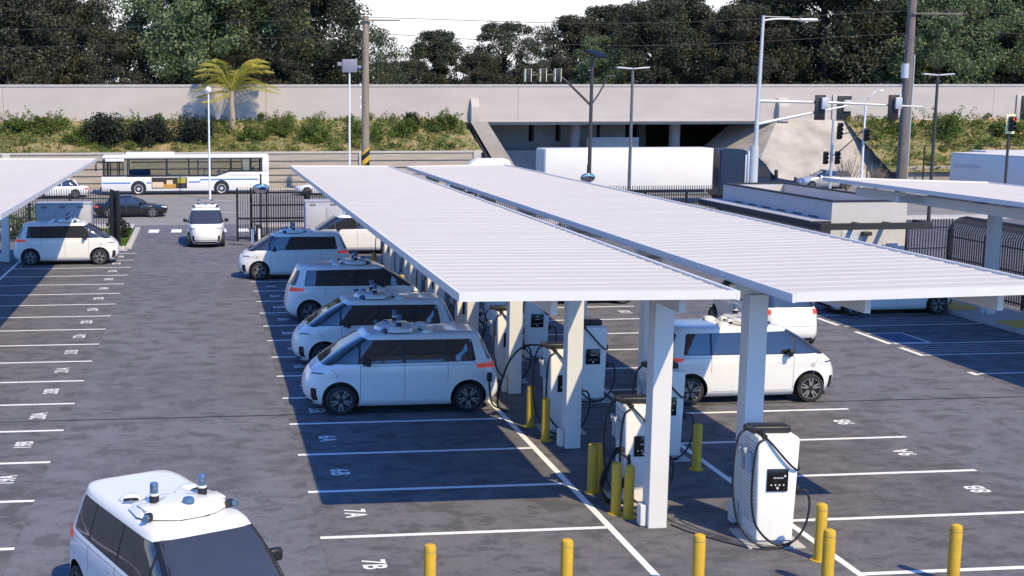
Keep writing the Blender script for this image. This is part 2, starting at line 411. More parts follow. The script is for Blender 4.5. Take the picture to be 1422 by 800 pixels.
st = MB(); st.face([(-290, 79.6, .004), (390, 79.6, .004), (390, 109.4, .004), (-290, 109.4, .004)])
struct('street', st, M['street'])
sw = MB()
sw.box(-120, -4.2, 77.6, 79.6, -.2, .12, .02); sw.box(3.2, 200, 77.6, 79.6, -.2, .12, .02)
sw.box(-120, 200, 109.4, 110.8, -.2, .12, .02)
sw.box(-4.05, -3.75, 67.2, 77.5, -.2, .13, .03); sw.box(-4.9, -4.06, 66.9, 67.5, -.2, .13, .03)
sw.box(3.0, 3.3, 72.0, 77.5, -.2, .13, .03)
struct('pavement', sw, M['kerb'])
cw = MB()
for k in range(5): cw.face([(-3.2 + k * 1.32, 75.2, .006), (-2.6 + k * 1.32, 75.2, .006), (-2.6 + k * 1.32, 77.0, .006), (-3.2 + k * 1.32, 77.0, .006)])
for yy in (88.0, 98.5):
    for k in range(-9, 30): cw.face([(k * 6, yy, .009), (k * 6 + 2.6, yy, .009), (k * 6 + 2.6, yy + .13, .009), (k * 6, yy + .13, .009)])
struct('street_markings', cw, M['line'])
isl = MB(); isl.box(26.75, 29.3, 15, 50.5, -.2, .13, .03); struct('kerb_island', isl, M['kerb'])
iy = MB(); iy.box(26.95, 28.3, 39.6, 40.9, .125, .145); iy.box(26.95, 28.1, 43.3, 46.5, .125, .145); struct('tactile_paving', iy, M['yellowpad'])

# ------------------------------------------------------------------ leaf helpers
def leaf_quads(V, F, c, r, n, size, flat=1.0, shell=.35):
    for _ in range(n):
        while True:
            d = Vector((random.uniform(-1, 1), random.uniform(-1, 1), random.uniform(-1, 1)))
            if .01 < d.length < 1: break
        d = d.normalized() * (shell + (1 - shell) * random.random() ** .6)
        p = Vector(c) + Vector((d.x * r, d.y * r, d.z * r * flat))
        a = Vector((random.gauss(0, 1), random.gauss(0, 1), random.gauss(0, 1))).normalized()
        b_ = a.orthogonal().normalized(); b_ = (b_ * math.cos(1.7 * len(F)) + a.cross(b_) * math.sin(1.7 * len(F)))
        s_ = size * random.uniform(.6, 1.3); k = len(V)
        V += [p - a * s_, p - b_ * s_ * .5, p + a * s_, p + b_ * s_ * .5]; F.append((k, k + 1, k + 2, k + 3))
def pydata(name, V, F, m, parent=None):
    me = bpy.data.meshes.new(name); me.from_pydata([tuple(v) for v in V], [], F); me.materials.append(m)
    o = bpy.data.objects.new(name, me); COL.objects.link(o)
    if parent: o.parent = parent
    return o
def make_tree(name, h, rad, leafm, clumps=60, per=220, size=.26, base=.12, cr=1.6, shape=1.0, trunkm='trunk', open_=.0):
    clumps = int(clumps * 1.75); size *= .78; per = int(per * 1.15)
    """tapered trunk with limbs, crown of leaf clumps; crown spans base*h .. h"""
    root = empty(name)
    tr = MB(); tops = []
    top = Vector((random.uniform(-.4, .4), random.uniform(-.4, .4), h * .72))
    tr.tube(catmull([(0, 0, -.3), (random.uniform(-.2, .2), .1, h * .25), (random.uniform(-.3, .3), -.1, h * .5), top], 5), [max(.05, rad * .075 * (1 - .85 * i / 15)) for i in range(16)], 7)
    V, F = [], []
    pts = []
    for k in range(clumps):
        zf = random.random() ** .85
        zz = h * (base + (1 - base) * zf)
        rr = rad * (math.sin(PI * min(1, .20 + .74 * zf ** shape)) ** .55) * random.random() ** .45
        an = random.uniform(0, 2 * PI)
        pts.append(Vector((rr * math.cos(an), rr * math.sin(an), min(zz, h - cr * .6))))
    for i, p in enumerate(pts):
        if i % 7 == 0:
            z0 = max(h * .12, p.z - rad * .6); st_ = Vector((0, 0, min(z0, h * .66)))
            tr.tube(catmull([st_, (st_ + p) / 2 + Vector((0, 0, -.25)), p], 3), [rad * .022, rad * .018, rad * .014, rad * .011, rad * .008, .02, .015], 5)
        leaf_quads(V, F, p, cr * random.uniform(.55, 1.25), int(per * random.uniform(.5, 1.3)), size, .75)
    tr.build('trunk', M[trunkm], root)
    pydata('crown', V, F, M[leafm], root)
    return root

# ------------------------------------------------------------------ robotaxi van
def superpt(a, wd, n, phi):
    c_, s_ = math.cos(phi), math.sin(phi)
    r = (abs(c_ / a) ** n + abs(s_ / wd) ** n) ** (-1 / n)
    return r * c_, r * s_
def interp(tab, z):
    if z <= tab[0][0]: return tab[0][1]
    for (z0, v0), (z1, v1) in zip(tab, tab[1:]):
        if z <= z1: return v0 + (v1 - v0) * (z - z0) / (z1 - z0)
    return tab[-1][1]
class Shell:
    """closed body from plan outlines stacked in z: front x, rear x, half width and the two corner exponents"""
    def __init__(self, xf, xr, w_, nf, nr): self.xf, self.xr, self.w, self.nf, self.nr = xf, xr, w_, nf, nr
    def pol(self, phi, z, off=0.0):
        if math.cos(phi) >= 0: x, y = superpt(interp(self.xf, z), interp(self.w, z), interp(self.nf, z), phi)
        else: x, y = superpt(-interp(self.xr, z), interp(self.w, z), interp(self.nr, z), phi)
        return Vector((x, y, z))
    def side(self, x, z, sgn=1):
        a = interp(self.xf, z) if x >= 0 else -interp(self.xr, z); n = interp(self.nf if x >= 0 else self.nr, z)
        t = min(.9995, abs(x) / a); return Vector((x, sgn * interp(self.w, z) * (1 - t ** n) ** (1 / n), z))
    def front(self, y, z):
        t = min(.9995, abs(y) / interp(self.w, z)); n = interp(self.nf, z); return Vector((interp(self.xf, z) * (1 - t ** n) ** (1 / n), y, z))
    def rear(self, y, z):
        t = min(.9995, abs(y) / interp(self.w, z)); n = interp(self.nr, z); return Vector((interp(self.xr, z) * (1 - t ** n) ** (1 / n), y, z))
    def body(self, levels, m=30):
        bm = bmesh.new(); rings = []
        for z in levels:
            ring = []
            for q in range(4):
                # arc-length resample of each quarter
                den = []
                for i in range(241):
                    ph = q * PI / 2 + PI / 2 * i / 240
                    den.append(self.pol(min(ph, (q + 1) * PI / 2 - 1e-6) if q in (0, 2) else max(ph, q * PI / 2 + 1e-6), z))
                L_ = [0]
                for a, b_ in zip(den, den[1:]): L_.append(L_[-1] + (b_ - a).length)
                j = 0
                for i in range(m):
                    t = L_[-1] * i / m
                    while L_[j + 1] < t: j += 1
                    f = (t - L_[j]) / max(1e-9, L_[j + 1] - L_[j]); ring.append(den[j].lerp(den[j + 1], f))
            rings.append([bm.verts.new(p) for p in ring])
        n = len(rings[0])
        for a, b_ in zip(rings, rings[1:]):
            for i in range(n): bm.faces.new((a[i], a[(i + 1) % n], b_[(i + 1) % n], b_[i]))
        bm.faces.new(rings[0][::-1]); 
        # top cap: shrink rings to keep a crowned roof
        prev = rings[-1]; zt = levels[-1]; cen = sum((v.co for v in prev), Vector()) / n
        for k, s_ in enumerate((.7, .4, .15)):
            cur = [bm.verts.new(Vector((cen.x + (v.co.x - cen.x) * s_, v.co.y * s_, zt + .012 * (1 - s_)))) for v in rings[-1]]
            for i in range(n): bm.faces.new((prev[i], prev[(i + 1) % n], cur[(i + 1) % n], cur[i]))
            prev = cur
        bm.faces.new(prev)
        bmesh.ops.recalc_face_normals(bm, faces=bm.faces)
        return bm
def rounded(poly, r=.05, n=4):
    out = []; k = len(poly)
    for i in range(k):
        p, a, b_ = Vector(poly[i]), Vector(poly[i - 1]), Vector(poly[(i + 1) % k])
        da, db = (a - p), (b_ - p); rr = min(r, da.length * .45, db.length * .45)
        p0, p1 = p + da.normalized() * rr, p + db.normalized() * rr
        for j in range(n + 1):
            t = j / n; out.append(((1 - t) ** 2) * p0 + 2 * t * (1 - t) * p + t * t * p1)
    return [tuple(v) for v in out]
def patch(mb, poly, fn, off, nx=14, ny=6, center=(0, 0, .9)):
    """a convex outline laid on a curved surface: fn(u, v) -> point; kept off the surface by off"""
    t = bmesh.new(); us = [p[0] for p in poly]; vs_ = [p[1] for p in poly]
    u0, u1, v0, v1 = min(us), max(us), min(vs_), max(vs_)
    gv = [[t.verts.new((u0 + (u1 - u0) * i / nx, v0 + (v1 - v0) * j / ny, 0)) for i in range(nx + 1)] for j in range(ny + 1)]
    for j in range(ny):
        for i in range(nx): t.faces.new((gv[j][i], gv[j][i + 1], gv[j + 1][i + 1], gv[j + 1][i]))
    area = sum(poly[i][0] * poly[(i + 1) % len(poly)][1] - poly[(i + 1) % len(poly)][0] * poly[i][1] for i in range(len(poly)))
    sg = 1 if area > 0 else -1
    for i in range(len(poly)):
        a, b_ = Vector((*poly[i], 0)), Vector((*poly[(i + 1) % len(poly)], 0)); d = b_ - a
        if d.length < 1e-7: continue
        no = Vector((d.y, -d.x, 0)) * sg
        bmesh.ops.bisect_plane(t, geom=t.verts[:] + t.edges[:] + t.faces[:], plane_co=a, plane_no=no, clear_outer=True, dist=1e-6)
    e = 1e-3
    for v in t.verts:
        u, w_ = v.co.x, v.co.y; p = fn(u, w_)
        nn = (fn(u + e, w_) - fn(u - e, w_)).cross(fn(u, w_ + e) - fn(u, w_ - e))
        nn = nn.normalized() if nn.length > 1e-12 else Vector((0, 0, 1))
        if nn.dot(p - Vector(center)) < 0: nn = -nn
        v.co = p + nn * off
    mb.join(t)

VAN = Shell(
    xf=[(.20, 2.30), (.28, 2.38), (.42, 2.45), (.60, 2.475), (.78, 2.455), (.92, 2.395), (1.02, 2.32), (1.10, 2.23), (1.17, 2.13), (1.22, 2.05), (1.40, 1.80), (1.60, 1.50), (1.78, 1.19), (1.86, 1.03), (1.90, .96), (1.93, .90), (1.95, .83), (1.965, .72)],
    xr=[(.20, -2.22), (.28, -2.33), (.40, -2.42), (.55, -2.445), (.66, -2.43), (.80, -2.40), (1.05, -2.36), (1.25, -2.28), (1.40, -2.20), (1.60, -2.10), (1.78, -2.02), (1.86, -1.98), (1.90, -1.96), (1.93, -1.93), (1.95, -1.88), (1.965, -1.78)],
    w_=[(.20, .86), (.26, .93), (.34, .965), (.50, .98), (.80, .988), (1.05, .985), (1.18, .972), (1.24, .955), (1.28, .94), (1.50, .885), (1.70, .825), (1.80, .79), (1.86, .768), (1.90, .75), (1.93, .722), (1.95, .68), (1.965, .60)],
    nf=[(.2, 3.4), (.9, 3.4), (1.1, 4.2), (1.25, 5.5), (1.8, 6.5), (1.9, 7.5), (1.965, 8.0)],
    nr=[(.2, 6.5), (1.3, 6.5), (1.9, 8.0), (1.965, 9.0)])

def make_wheel(parent, x, y, face, r=.365, wd=.235, spokes=5, two_tone=True, nm='wheel'):
    """face = +1 / -1: which side is the outside"""
    wl = empty(nm); wl.parent = parent; wl.location = (x, y, r)
    mt = RX(-PI / 2) if face > 0 else RX(PI / 2)      # local +Z looks outward
    ty = MB(); h = wd / 2
    ty.lathe([(r * .70, -h), (r * .93, -h), (r * .985, -h * .8), (r, -h * .5), (r, h * .5), (r * .985, h * .8), (r * .93, h), (r * .74, h * 1.02), (r * .70, h * .9), (r * .70, h * .3)], mt, 28, False)
    ty.lathe([(r * .70, -h * .2), (r * .69, -h * .15)], mt, 28)
    ty.build('tyre', M['rubber'], wl, 30)
    ri = MB(); ri.mi = 1
    ri.lathe([(r * .72, h * .55), (r * .72, h * .86), (r * .68, h * .86), (r * .66, h * .5)], mt, 28, False)
    ri.mi = 0 if two_tone else 1
    ri.lathe([(r * .735, h * .8), (r * .735, h * .96), (r * .69, h * .97), (r * .685, h * .8)], mt, 28, False)
    for k in range(spokes):
        a = 2 * PI * k / spokes + .3
        for da in (-.19, .19):
            mm = mt @ RZ(a + da)
            ri.mi = 0
            ri.prism([(r * .24, -.016 - r * .02), (r * .69, -.017), (r * .69, .017), (r * .24, .016 + r * .02)], h * .55, h * .90, mm)
        mm = mt @ RZ(a); ri.mi = 0
        ri.prism([(r * .10, -r * .06), (r * .32, -r * .085), (r * .32, r * .085), (r * .10, r * .06)], h * .55, h * .88, mm)
        mm = mt @ RZ(a + PI / spokes); ri.mi = 1
        ri.prism([(r * .20, -.012), (r * .70, -r * .12), (r * .70, r * .12), (r * .20, .012)], h * .45, h * .62, mm)
    ri.mi = 1; ri.lathe([(r * .70, h * .30), (r * .695, h * .34)], mt, 28); ri.lathe([(r * .17, h * .5), (r * .17, h * .94), (r * .12, h * .98)], mt, 16)
    ri.build('rim', [M['rim'], M['rimdark']], wl, 30)
    return wl

def make_van():
    root = empty('robotaxi_van')
    lv = [.20, .23, .28, .34, .42, .50, .60, .70, .80, .92, .98, 1.02, 1.06, 1.10, 1.14, 1.18, 1.22, 1.25, 1.28, 1.34, 1.40, 1.50, 1.60, 1.70, 1.78, 1.82, 1.86, 1.88, 1.90, 1.915, 1.93, 1.942, 1.95, 1.958, 1.965]
    me = bpy.data.meshes.new('body'); bm = VAN.body(lv); bm.to_mesh(me); bm.free()
    tmp = bpy.data.objects.new('tmp', me); COL.objects.link(tmp); me.materials.append(M['white']); me.materials.append(M['black'])
    cut = []
    for x in (1.58, -1.61):
        for s_ in (1, -1):
            cb = MB(); cb.mi = 1; cb.cyl((x, s_ * .66, .375), (x, s_ * 1.2, .375), .455, n=40)
            co = cb.build('cut', [M['white'], M['black']]); cut.append(co)
            md = tmp.modifiers.new('b', 'BOOLEAN'); md.operation = 'DIFFERENCE'; md.object = co; md.solver = 'EXACT'
    dg = bpy.context.evaluated_depsgraph_get()
    me2 = bpy.data.meshes.new_from_object(tmp.evaluated_get(dg)); me2.name = 'body'
    for o in cut + [tmp]: bpy.data.objects.remove(o)
    b = MB(); b.bm.from_mesh(me2); bpy.data.meshes.remove(me2)
    # black lower edge and floor, seams and handles live on the body
    b.mi = 1
    b.box(-2.0, 2.05, -.80, .80, .17, .24)
    for s_ in (1, -1):
        sd = lambda u, v, s_=s_: VAN.side(u, v, s_)
        b.mi = 2
        for x0, z0, x1, z1 in ((1.10, .33, 1.10, 1.24), (.0, .33, .0, 1.24), (-1.08, .84, -1.08, 1.24)):
            patch(b, [(x0 - .006, z0), (x0 + .006, z0), (x1 + .006, z1), (x1 - .006, z1)], sd, .002, 1, 14)
        patch(b, [(-2.0, 1.205), (1.1, 1.205), (1.1, 1.213), (-2.0, 1.213)], sd, .002, 40, 1)
        # curved gap round the front wing
        arc = [(1.86 + .20 * math.cos(a), 1.16 - .32 + .30 * math.sin(a)) for a in [math.radians(d) for d in range(100, 261, 20)]]
        for (xa, za), (xb, zb) in zip(arc, arc[1:]):
            d = Vector((xb - xa, zb - za)).normalized() * .005
            patch(b, [(xa - d.y, za + d.x), (xa + d.y, za - d.x), (xb + d.y, zb - d.x), (xb - d.y, zb + d.x)], sd, .002, 2, 2)
        for hx in (.78, -.28):
            b.mi = 2; patch(b, [(hx - .10, 1.082), (hx + .10, 1.082), (hx + .10, 1.09), (hx - .10, 1.09)], sd, .002, 4, 1)
            b.mi = 0; patch(b, rounded([(hx - .095, 1.05), (hx + .095, 1.05), (hx + .095, 1.09), (hx - .095, 1.09)], .02), sd, .008, 4, 2)
        # raised sill highlight line
        b.mi = 0; patch(b, [(-.98, .36), (1.0, .36), (1.0, .40), (-.98, .40)], sd, .012, 20, 2)
        # camera pod badge on the wing
        b.mi = 0; patch(b, [(1.66 + .072 * math.cos(a), .99 + .072 * math.sin(a)) for a in [2 * PI * i / 16 for i in range(16)]], sd, .012, 6, 6)
        b.mi = 3; patch(b, rounded([(1.61, 1.0), (1.71, 1.0), (1.71, 1.025), (1.61, 1.025)], .01), sd, .016, 4, 2)
        b.mi = 3; patch(b, rounded([(1.62, .95), (1.70, .95), (1.70, .975), (1.62, .975)], .01), sd, .016, 4, 2)
    b.mi = 2
    for z0 in (.72,):
        patch(b, [(-.80, z0), (.80, z0), (.80, z0 + .010), (-.80, z0 + .010)], VAN.rear, .002, 20, 1)
    patch(b, [(-.66, .40), (.66, .40), (.66, .42), (-.66, .42)], VAN.front, .003, 20, 1)
    patch(b, [(-.78, 1.06), (.78, 1.06), (.78, 1.068), (-.78, 1.068)], VAN.front, .003, 24, 1)
    b.mi = 1
    patch(b, rounded([(-.60, .25), (.60, .25), (.56, .33), (-.56, .33)], .03), VAN.front, .006, 16, 3)
    patch(b, rounded([(-.70, .24), (.70, .24), (.66, .36), (-.66, .36)], .03), VAN.rear, .006, 16, 3)
    b.build('body', [M['white'], M['black'], M['seam'], M['cabgrey']], root, 28)
    # glazing
    ws = MB(); patch(ws, rounded([(-.835, 1.222), (.835, 1.222), (.685, 1.865), (-.685, 1.865)], .05), VAN.front, .006, 24, 12)
    ws.build('windshield', M['glassgrey'], root)
    for s_ in (1, -1):
        sd = lambda u, v, s_=s_: VAN.side(u, v, s_)
        tr = MB(); patch(tr, rounded([(1.80, 1.262), (-1.80, 1.285), (-1.70, 1.815), (.91, 1.835)], .05), sd, .003, 60, 8); wt = tr.build('window_trim', M['black'], root)
        ap = MB(); pz = [(math.radians(a), zq) for a, zq in ((19.5, 1.228), (25.5, 1.240), (39.5, 1.840), (33.0, 1.868))]
        patch(ap, pz if s_ > 0 else [(-u, v) for u, v in pz[::-1]], VAN.pol, .0045, 40, 30); ap.build('windshield_pillar', M['black'], root)
        for nm, poly in (('front_quarter_window', [(1.72, 1.277), (1.16, 1.28), (1.13, 1.66), (1.17, 1.67)]), ('front_door_window', [(1.10, 1.285), (.05, 1.295), (.05, 1.82), (.92, 1.825), (1.07, 1.74)]),
                         ('sliding_door_window', [(-.02, 1.295), (-1.06, 1.30), (-1.04, 1.815), (-.02, 1.82)]), ('rear_quarter_window', [(-1.12, 1.30), (-1.77, 1.305), (-1.68, 1.80), (-1.10, 1.81)])):
            gq = MB(); patch(gq, rounded(poly, .035), sd, .007, 22, 8); gq.build(nm, M['glass'], root)
        # lamps
        hl = MB(); hl.mi = 0
        A0, A1 = (math.radians(12.5), math.radians(27)) if s_ > 0 else (-math.radians(27), -math.radians(12.5))
        tip = A1 if s_ > 0 else A0; inn = A0 if s_ > 0 else A1
        patch(hl, [(inn, .985), (tip, 1.035), (tip, 1.10), (inn + (tip - inn) * .1, 1.075)], VAN.pol, .007, 14, 3)
        hl.mi = 1; patch(hl, [(inn + (tip - inn) * .05, .985), (inn + (tip - inn) * .7, 1.018), (inn + (tip - inn) * .55, 1.036), (inn + (tip - inn) * .1, 1.012)], VAN.pol, .011, 10, 2)
        hl.build('headlight', [M['lens'], M['black']], root)
        a0, a1 = math.radians(153.5), math.radians(161)
        tl = MB()
        an = [math.radians(152.5), math.radians(163.5)]
        poly = [(an[0], 1.115), (an[1], 1.085), (an[1], 1.245), (an[0], 1.205)] if s_ > 0 else [(-an[0], 1.115), (-an[0], 1.205), (-an[1], 1.245), (-an[1], 1.085)]
        patch(tl, poly, VAN.pol, .014, 16, 4)
        tl.mi = 1; q = .006
        pz = [(an[0] + .02, 1.155), (an[1] - .015, 1.15), (an[1] - .015, 1.165), (an[0] + .02, 1.165)]
        patch(tl, pz if s_ > 0 else [(-u, v) for u, v in pz[::-1]], VAN.pol, .017, 14, 1)
        tl.build('taillight', [M['red'], M['black']], root)
        iv = MB(); pz = rounded([(math.radians(14.6), .33), (math.radians(18.4), .33), (math.radians(18.4), .64), (math.radians(15.2), .64)], .03)
        patch(iv, pz if s_ > 0 else [(-u, v) for u, v in pz[::-1]], VAN.pol, .007, 6, 8); iv.build('air_intake', M['black'], root)
        mi = MB(); mi.mi = 0
        mi.box(.86, .98, s_ * .99, s_ * 1.20, 1.24, 1.43, .045, seg=3); mi.box(.95, 1.04, s_ * .88, s_ * 1.06, 1.25, 1.30, .015)
        mi.build('side_mirror', M['black'], root)
        make_wheel(root, 1.58, s_ * .865, s_); make_wheel(root, -1.61, s_ * .865, s_)
    rw = MB(); patch(rw, rounded([(-.80, 1.30), (.80, 1.30), (.68, 1.80), (-.68, 1.80)], .06), VAN.rear, .006, 20, 8); rw.build('rear_window', M['glass'], root)
    # roof sensor pack
    sp = MB(); zr = 1.955
    pl = [(.58, -.34), (.64, -.12), (.64, .12), (.58, .34), (.40, .62), (.22, .70), (-.20, .66), (-.34, .36), (-.30, .2), (-.30, -.2), (-.34, -.36), (-.20, -.66), (.22, -.70), (.40, -.62)]
    sc = lambda k, dx=0: [(x * k + dx, y * k) for x, y in pl]
    sp.mi = 1; sp.prism(sc(.97), zr - .03, zr + .025)
    sp.mi = 0; sp.prism(pl, zr + .03, zr + .11, top=sc(.91, .01)); sp.prism(sc(.91, .01), zr + .111, zr + .135, top=sc(.80, .0)); sp.prism(sc(.62, .10), zr + .136, zr + .165, top=sc(.48, .10))
    for s_ in (1, -1):
        sp.mi = 1; sp.box(.40, .50, s_ * .56, s_ * .68, zr + .03, zr + .14, .03); sp.mi = 2; sp.cyl((.48, s_ * .66, zr + .09), (.53, s_ * .70, zr + .09), .045, n=12); sp.mi = 0; sp.box(.02, .32, s_ * .30, s_ * .62, zr + .12, zr + .15, .012)
        sp.mi = 0; sp.lathe([(.17, 0), (.165, .05), (.12, .095), (.05, .11)], T(-.62, s_ * .46, zr - .01), 20)
        sp.mi = 1; sp.tube(catmull([(-.44, s_ * .42, zr + .06), (-.40, s_ * .52, zr + .09), (-.48, s_ * .62, zr + .07)], 4), .022, 6)
        sp.mi = 0; sp.box(-.42, -.26, s_ * .12, s_ * .32, zr + .02, zr + .12, .02)
    sp.mi = 1; sp.box(-.40, -.36, -.10, .06, zr + .03, zr + .09, .01)
    for yy in (-.22, .12): sp.box(.615, .625, yy, yy + .10, zr + .01, zr + .03)
    base = sp.build('sensor_platform', [M['white'], M['black'], M['lidarglass']], root, 30)
    for s_ in (1, -1):
        li = MB(); mt = T(.06, s_ * .37, zr + .12)
        li.mi = 1; li.lathe([(.072, 0), (.07, .13)], mt, 18); li.mi = 0; li.lathe([(.066, .131), (.066, .165)], mt, 18)
        li.mi = 2; li.lathe([(.060, .166), (.060, .215), (.054, .22), (.060, .228), (.062, .29), (.045, .315)], mt, 18)
        li.build('roof_lidar', [M['white'], M['black'], M['lidarglass']], base)
    dm = MB(); dm.mi = 0; dm.lathe([(.085, 0), (.085, .05), (.07, .08), (.03, .095)], T(.36, .02, zr + .155), 20); dm.build('roof_lidar', M['lidarglass'], base)
    return root

VANS = [  # x, y, heading, label
    (4.885, 31.65, PI, 'nearest white sensor van of the shaded row, plugged into a charger at its rear'),
    (5.0, 37.05, PI, 'white van with roof sensors facing the aisle, directly behind the plugged-in van'),
    (5.25, 44.85, 0, 'white sensor van showing its red tail lamps in the shaded row of nose-out vans'),
    (3.95, 55.75, PI, 'farthest van of the shaded row, half in sun with its white nose in the aisle'),
    (-6.46, 61.75, 0, 'white sensor van crossed by a slanted shadow beside the far left fence'),
    (.14, 69.4, -PI / 2, 'white sensor van driving in head-on through the gate'),
    (7.65, 64.3, PI, 'sunlit white van mostly hidden behind the far edge of the left canopy'),
    (13.83, 31.7, 0, 'white sensor van parked behind the nearest white charger under the right canopy'),
    (18.1, 39.85, PI / 2, 'white van seen from behind with two red tail lamps in the right aisle'),
    (24.7, 44.1, 0, 'shaded white van parked in the accessible bays at the right edge'),
    (14.2, 47.7, 0, 'white van deep under the canopies of which only a wheel shows'),
    (-.44, 17.86, math.radians(-65.4), 'large foreground white van with two blue lidar posts on its roof, cut by the frame'),
]
proto = make_van()
for i, (x, y, a, lab) in enumerate(VANS):
    o = proto if i == 0 else copy_tree(proto)
    o.location = (x, y, .008); o.rotation_euler = (0, 0, a); tag(o, lab, 'van', 'white sensor vans in the charging lot')

# ------------------------------------------------------------------ solar-style canopies
def make_canopy(label, x0, x1, y0, y1, zl, zr_, colx, coly, beams, arm):
    root = thing('charging_canopy', label, 'canopy', (colx, coly[0], 0), group='white charging canopies')
    ox, oy = colx, coly[0]
    # standing seam deck: profile along Y, extruded along X
    pitch = .50; prof = []; y = y0
    while y < y1 - .01:
        e = min(y1, y + pitch)
        prof += [(y, 0), (y + .35, 0), (y + .38, .0115), (y + .45, .0115), (min(e, y + .48), 0)]
        y = e
    prof += [(y1, 0)]
    d = MB(); n = len(prof)
    zt = lambda x: zl + (zr_ - zl) * (x - x0) / (x1 - x0)
    L1 = [d.bm.verts.new((x0 - ox, p[0] - oy, zt(x0) + p[1])) for p in prof]; R1 = [d.bm.verts.new((x1 - ox, p[0] - oy, zt(x1) + p[1])) for p in prof]
    for i in range(n - 1): d.bm.faces.new((L1[i], R1[i], R1[i + 1], L1[i + 1]))
    d.build('roof_deck', M['deck'], root, 20)
    un = MB()
    A = [(x0 - ox, y0 - oy, zt(x0) - .05), (x1 - ox, y0 - oy, zt(x1) - .05), (x1 - ox, y1 - oy, zt(x1) - .05), (x0 - ox, y1 - oy, zt(x0) - .05)]
    un.face(A); un.build('deck_underside', M['under_deck'], root)
    fa = MB(); sl_ = (zr_ - zl)
    def bar(ax, ay, bx, by, th, h0, h1):
        a, b_ = Vector((ax - ox, ay - oy, zt(ax))), Vector((bx - ox, by - oy, zt(bx))); dv = (b_ - a); dv.z = 0; nn = Vector((-dv.y, dv.x, 0)).normalized() * th
        v = [a, b_, b_ + nn, a + nn]
        lo = [fa.bm.verts.new(p + Vector((0, 0, h0))) for p in v]; hi = [fa.bm.verts.new(p + Vector((0, 0, h1))) for p in v]
        for i in range(4): fa.bm.faces.new((lo[i], lo[(i + 1) % 4], hi[(i + 1) % 4], hi[i]))
        fa.bm.faces.new(lo[::-1]); fa.bm.faces.new(hi)
    bar(x0 - .06, y0 - .03, x0 - .06, y1 + .03, -.058, -.10, .045); bar(x1 + .06, y0 - .03, x1 + .06, y1 + .03, .058, -.10, .045)
    bar(x0, y0, x1, y0, -.03, -.09, .055); bar(x0, y1, x1, y1, .03, -.09, .055)
    fa.build('fascia', M['steel'], root, 20)
    for bx in beams:
        be = MB(); be.box(bx - .055 - ox, bx + .055 - ox, y0 + .55 - oy, y1 - .4 - oy, min(zl, zr_) - .40, min(zl, zr_) - .075, .006); be.build('purlin_beam', M['steel'], root, 20)
    zc = min(zl, zr_) - .42
    arms_ = None
    for cy in coly:
        cm = MB(); cm.box(colx - .175 - ox, colx + .175 - ox, cy - .175 - oy, cy + .175 - oy, 0, zc + .105, .012)
        co = cm.build('column', M['steel'], root, 20)
        am = MB(); am.box(arm[0] - ox, arm[1] - ox, cy - .09 - oy, cy + .09 - oy, zc + .11, zc + .34, .006); am.build('cross_arm', M['steel'], root, 20)
        jb = MB(); jb.box(colx - .30 - ox, colx - .178 - ox, cy - .10 - oy, cy + .10 - oy, .02, .42, .02); jb.build('junction_box', M['steel'], co, 20)
    return root
CY = [21.9 + 5.4 * k for k in range(7)]
make_canopy('long white ribbed canopy, the left of the middle pair, over the row of shaded vans', 4.1, 8.64, 19.95, 59.4, 4.62, 4.58, 8.12, CY, (5.76, 7.95), (4.4, 8.55))
make_canopy('long white ribbed canopy, the right of the middle pair, reaching the right edge', 9.46, 14.02, 19.55, 59.0, 4.58, 4.64, 9.85, CY, (11.0, 13.35), (9.5, 13.8))
make_canopy('white canopy at the far left edge of the lot', -10.4, -5.14, 33.0, 63.4, 4.86, 4.82, -9.45, [62.6, 57.2, 51.8], (-8.6, -6.2), (-10.2, -5.4))
make_canopy('white canopy on the right beside the flat-roofed building', 23.85, 30.6, 20.0, 47.4, 4.66, 4.42, 27.78, [42.5, 34.5, 26.5], (25.0, 29.0), (24.1, 30.3))

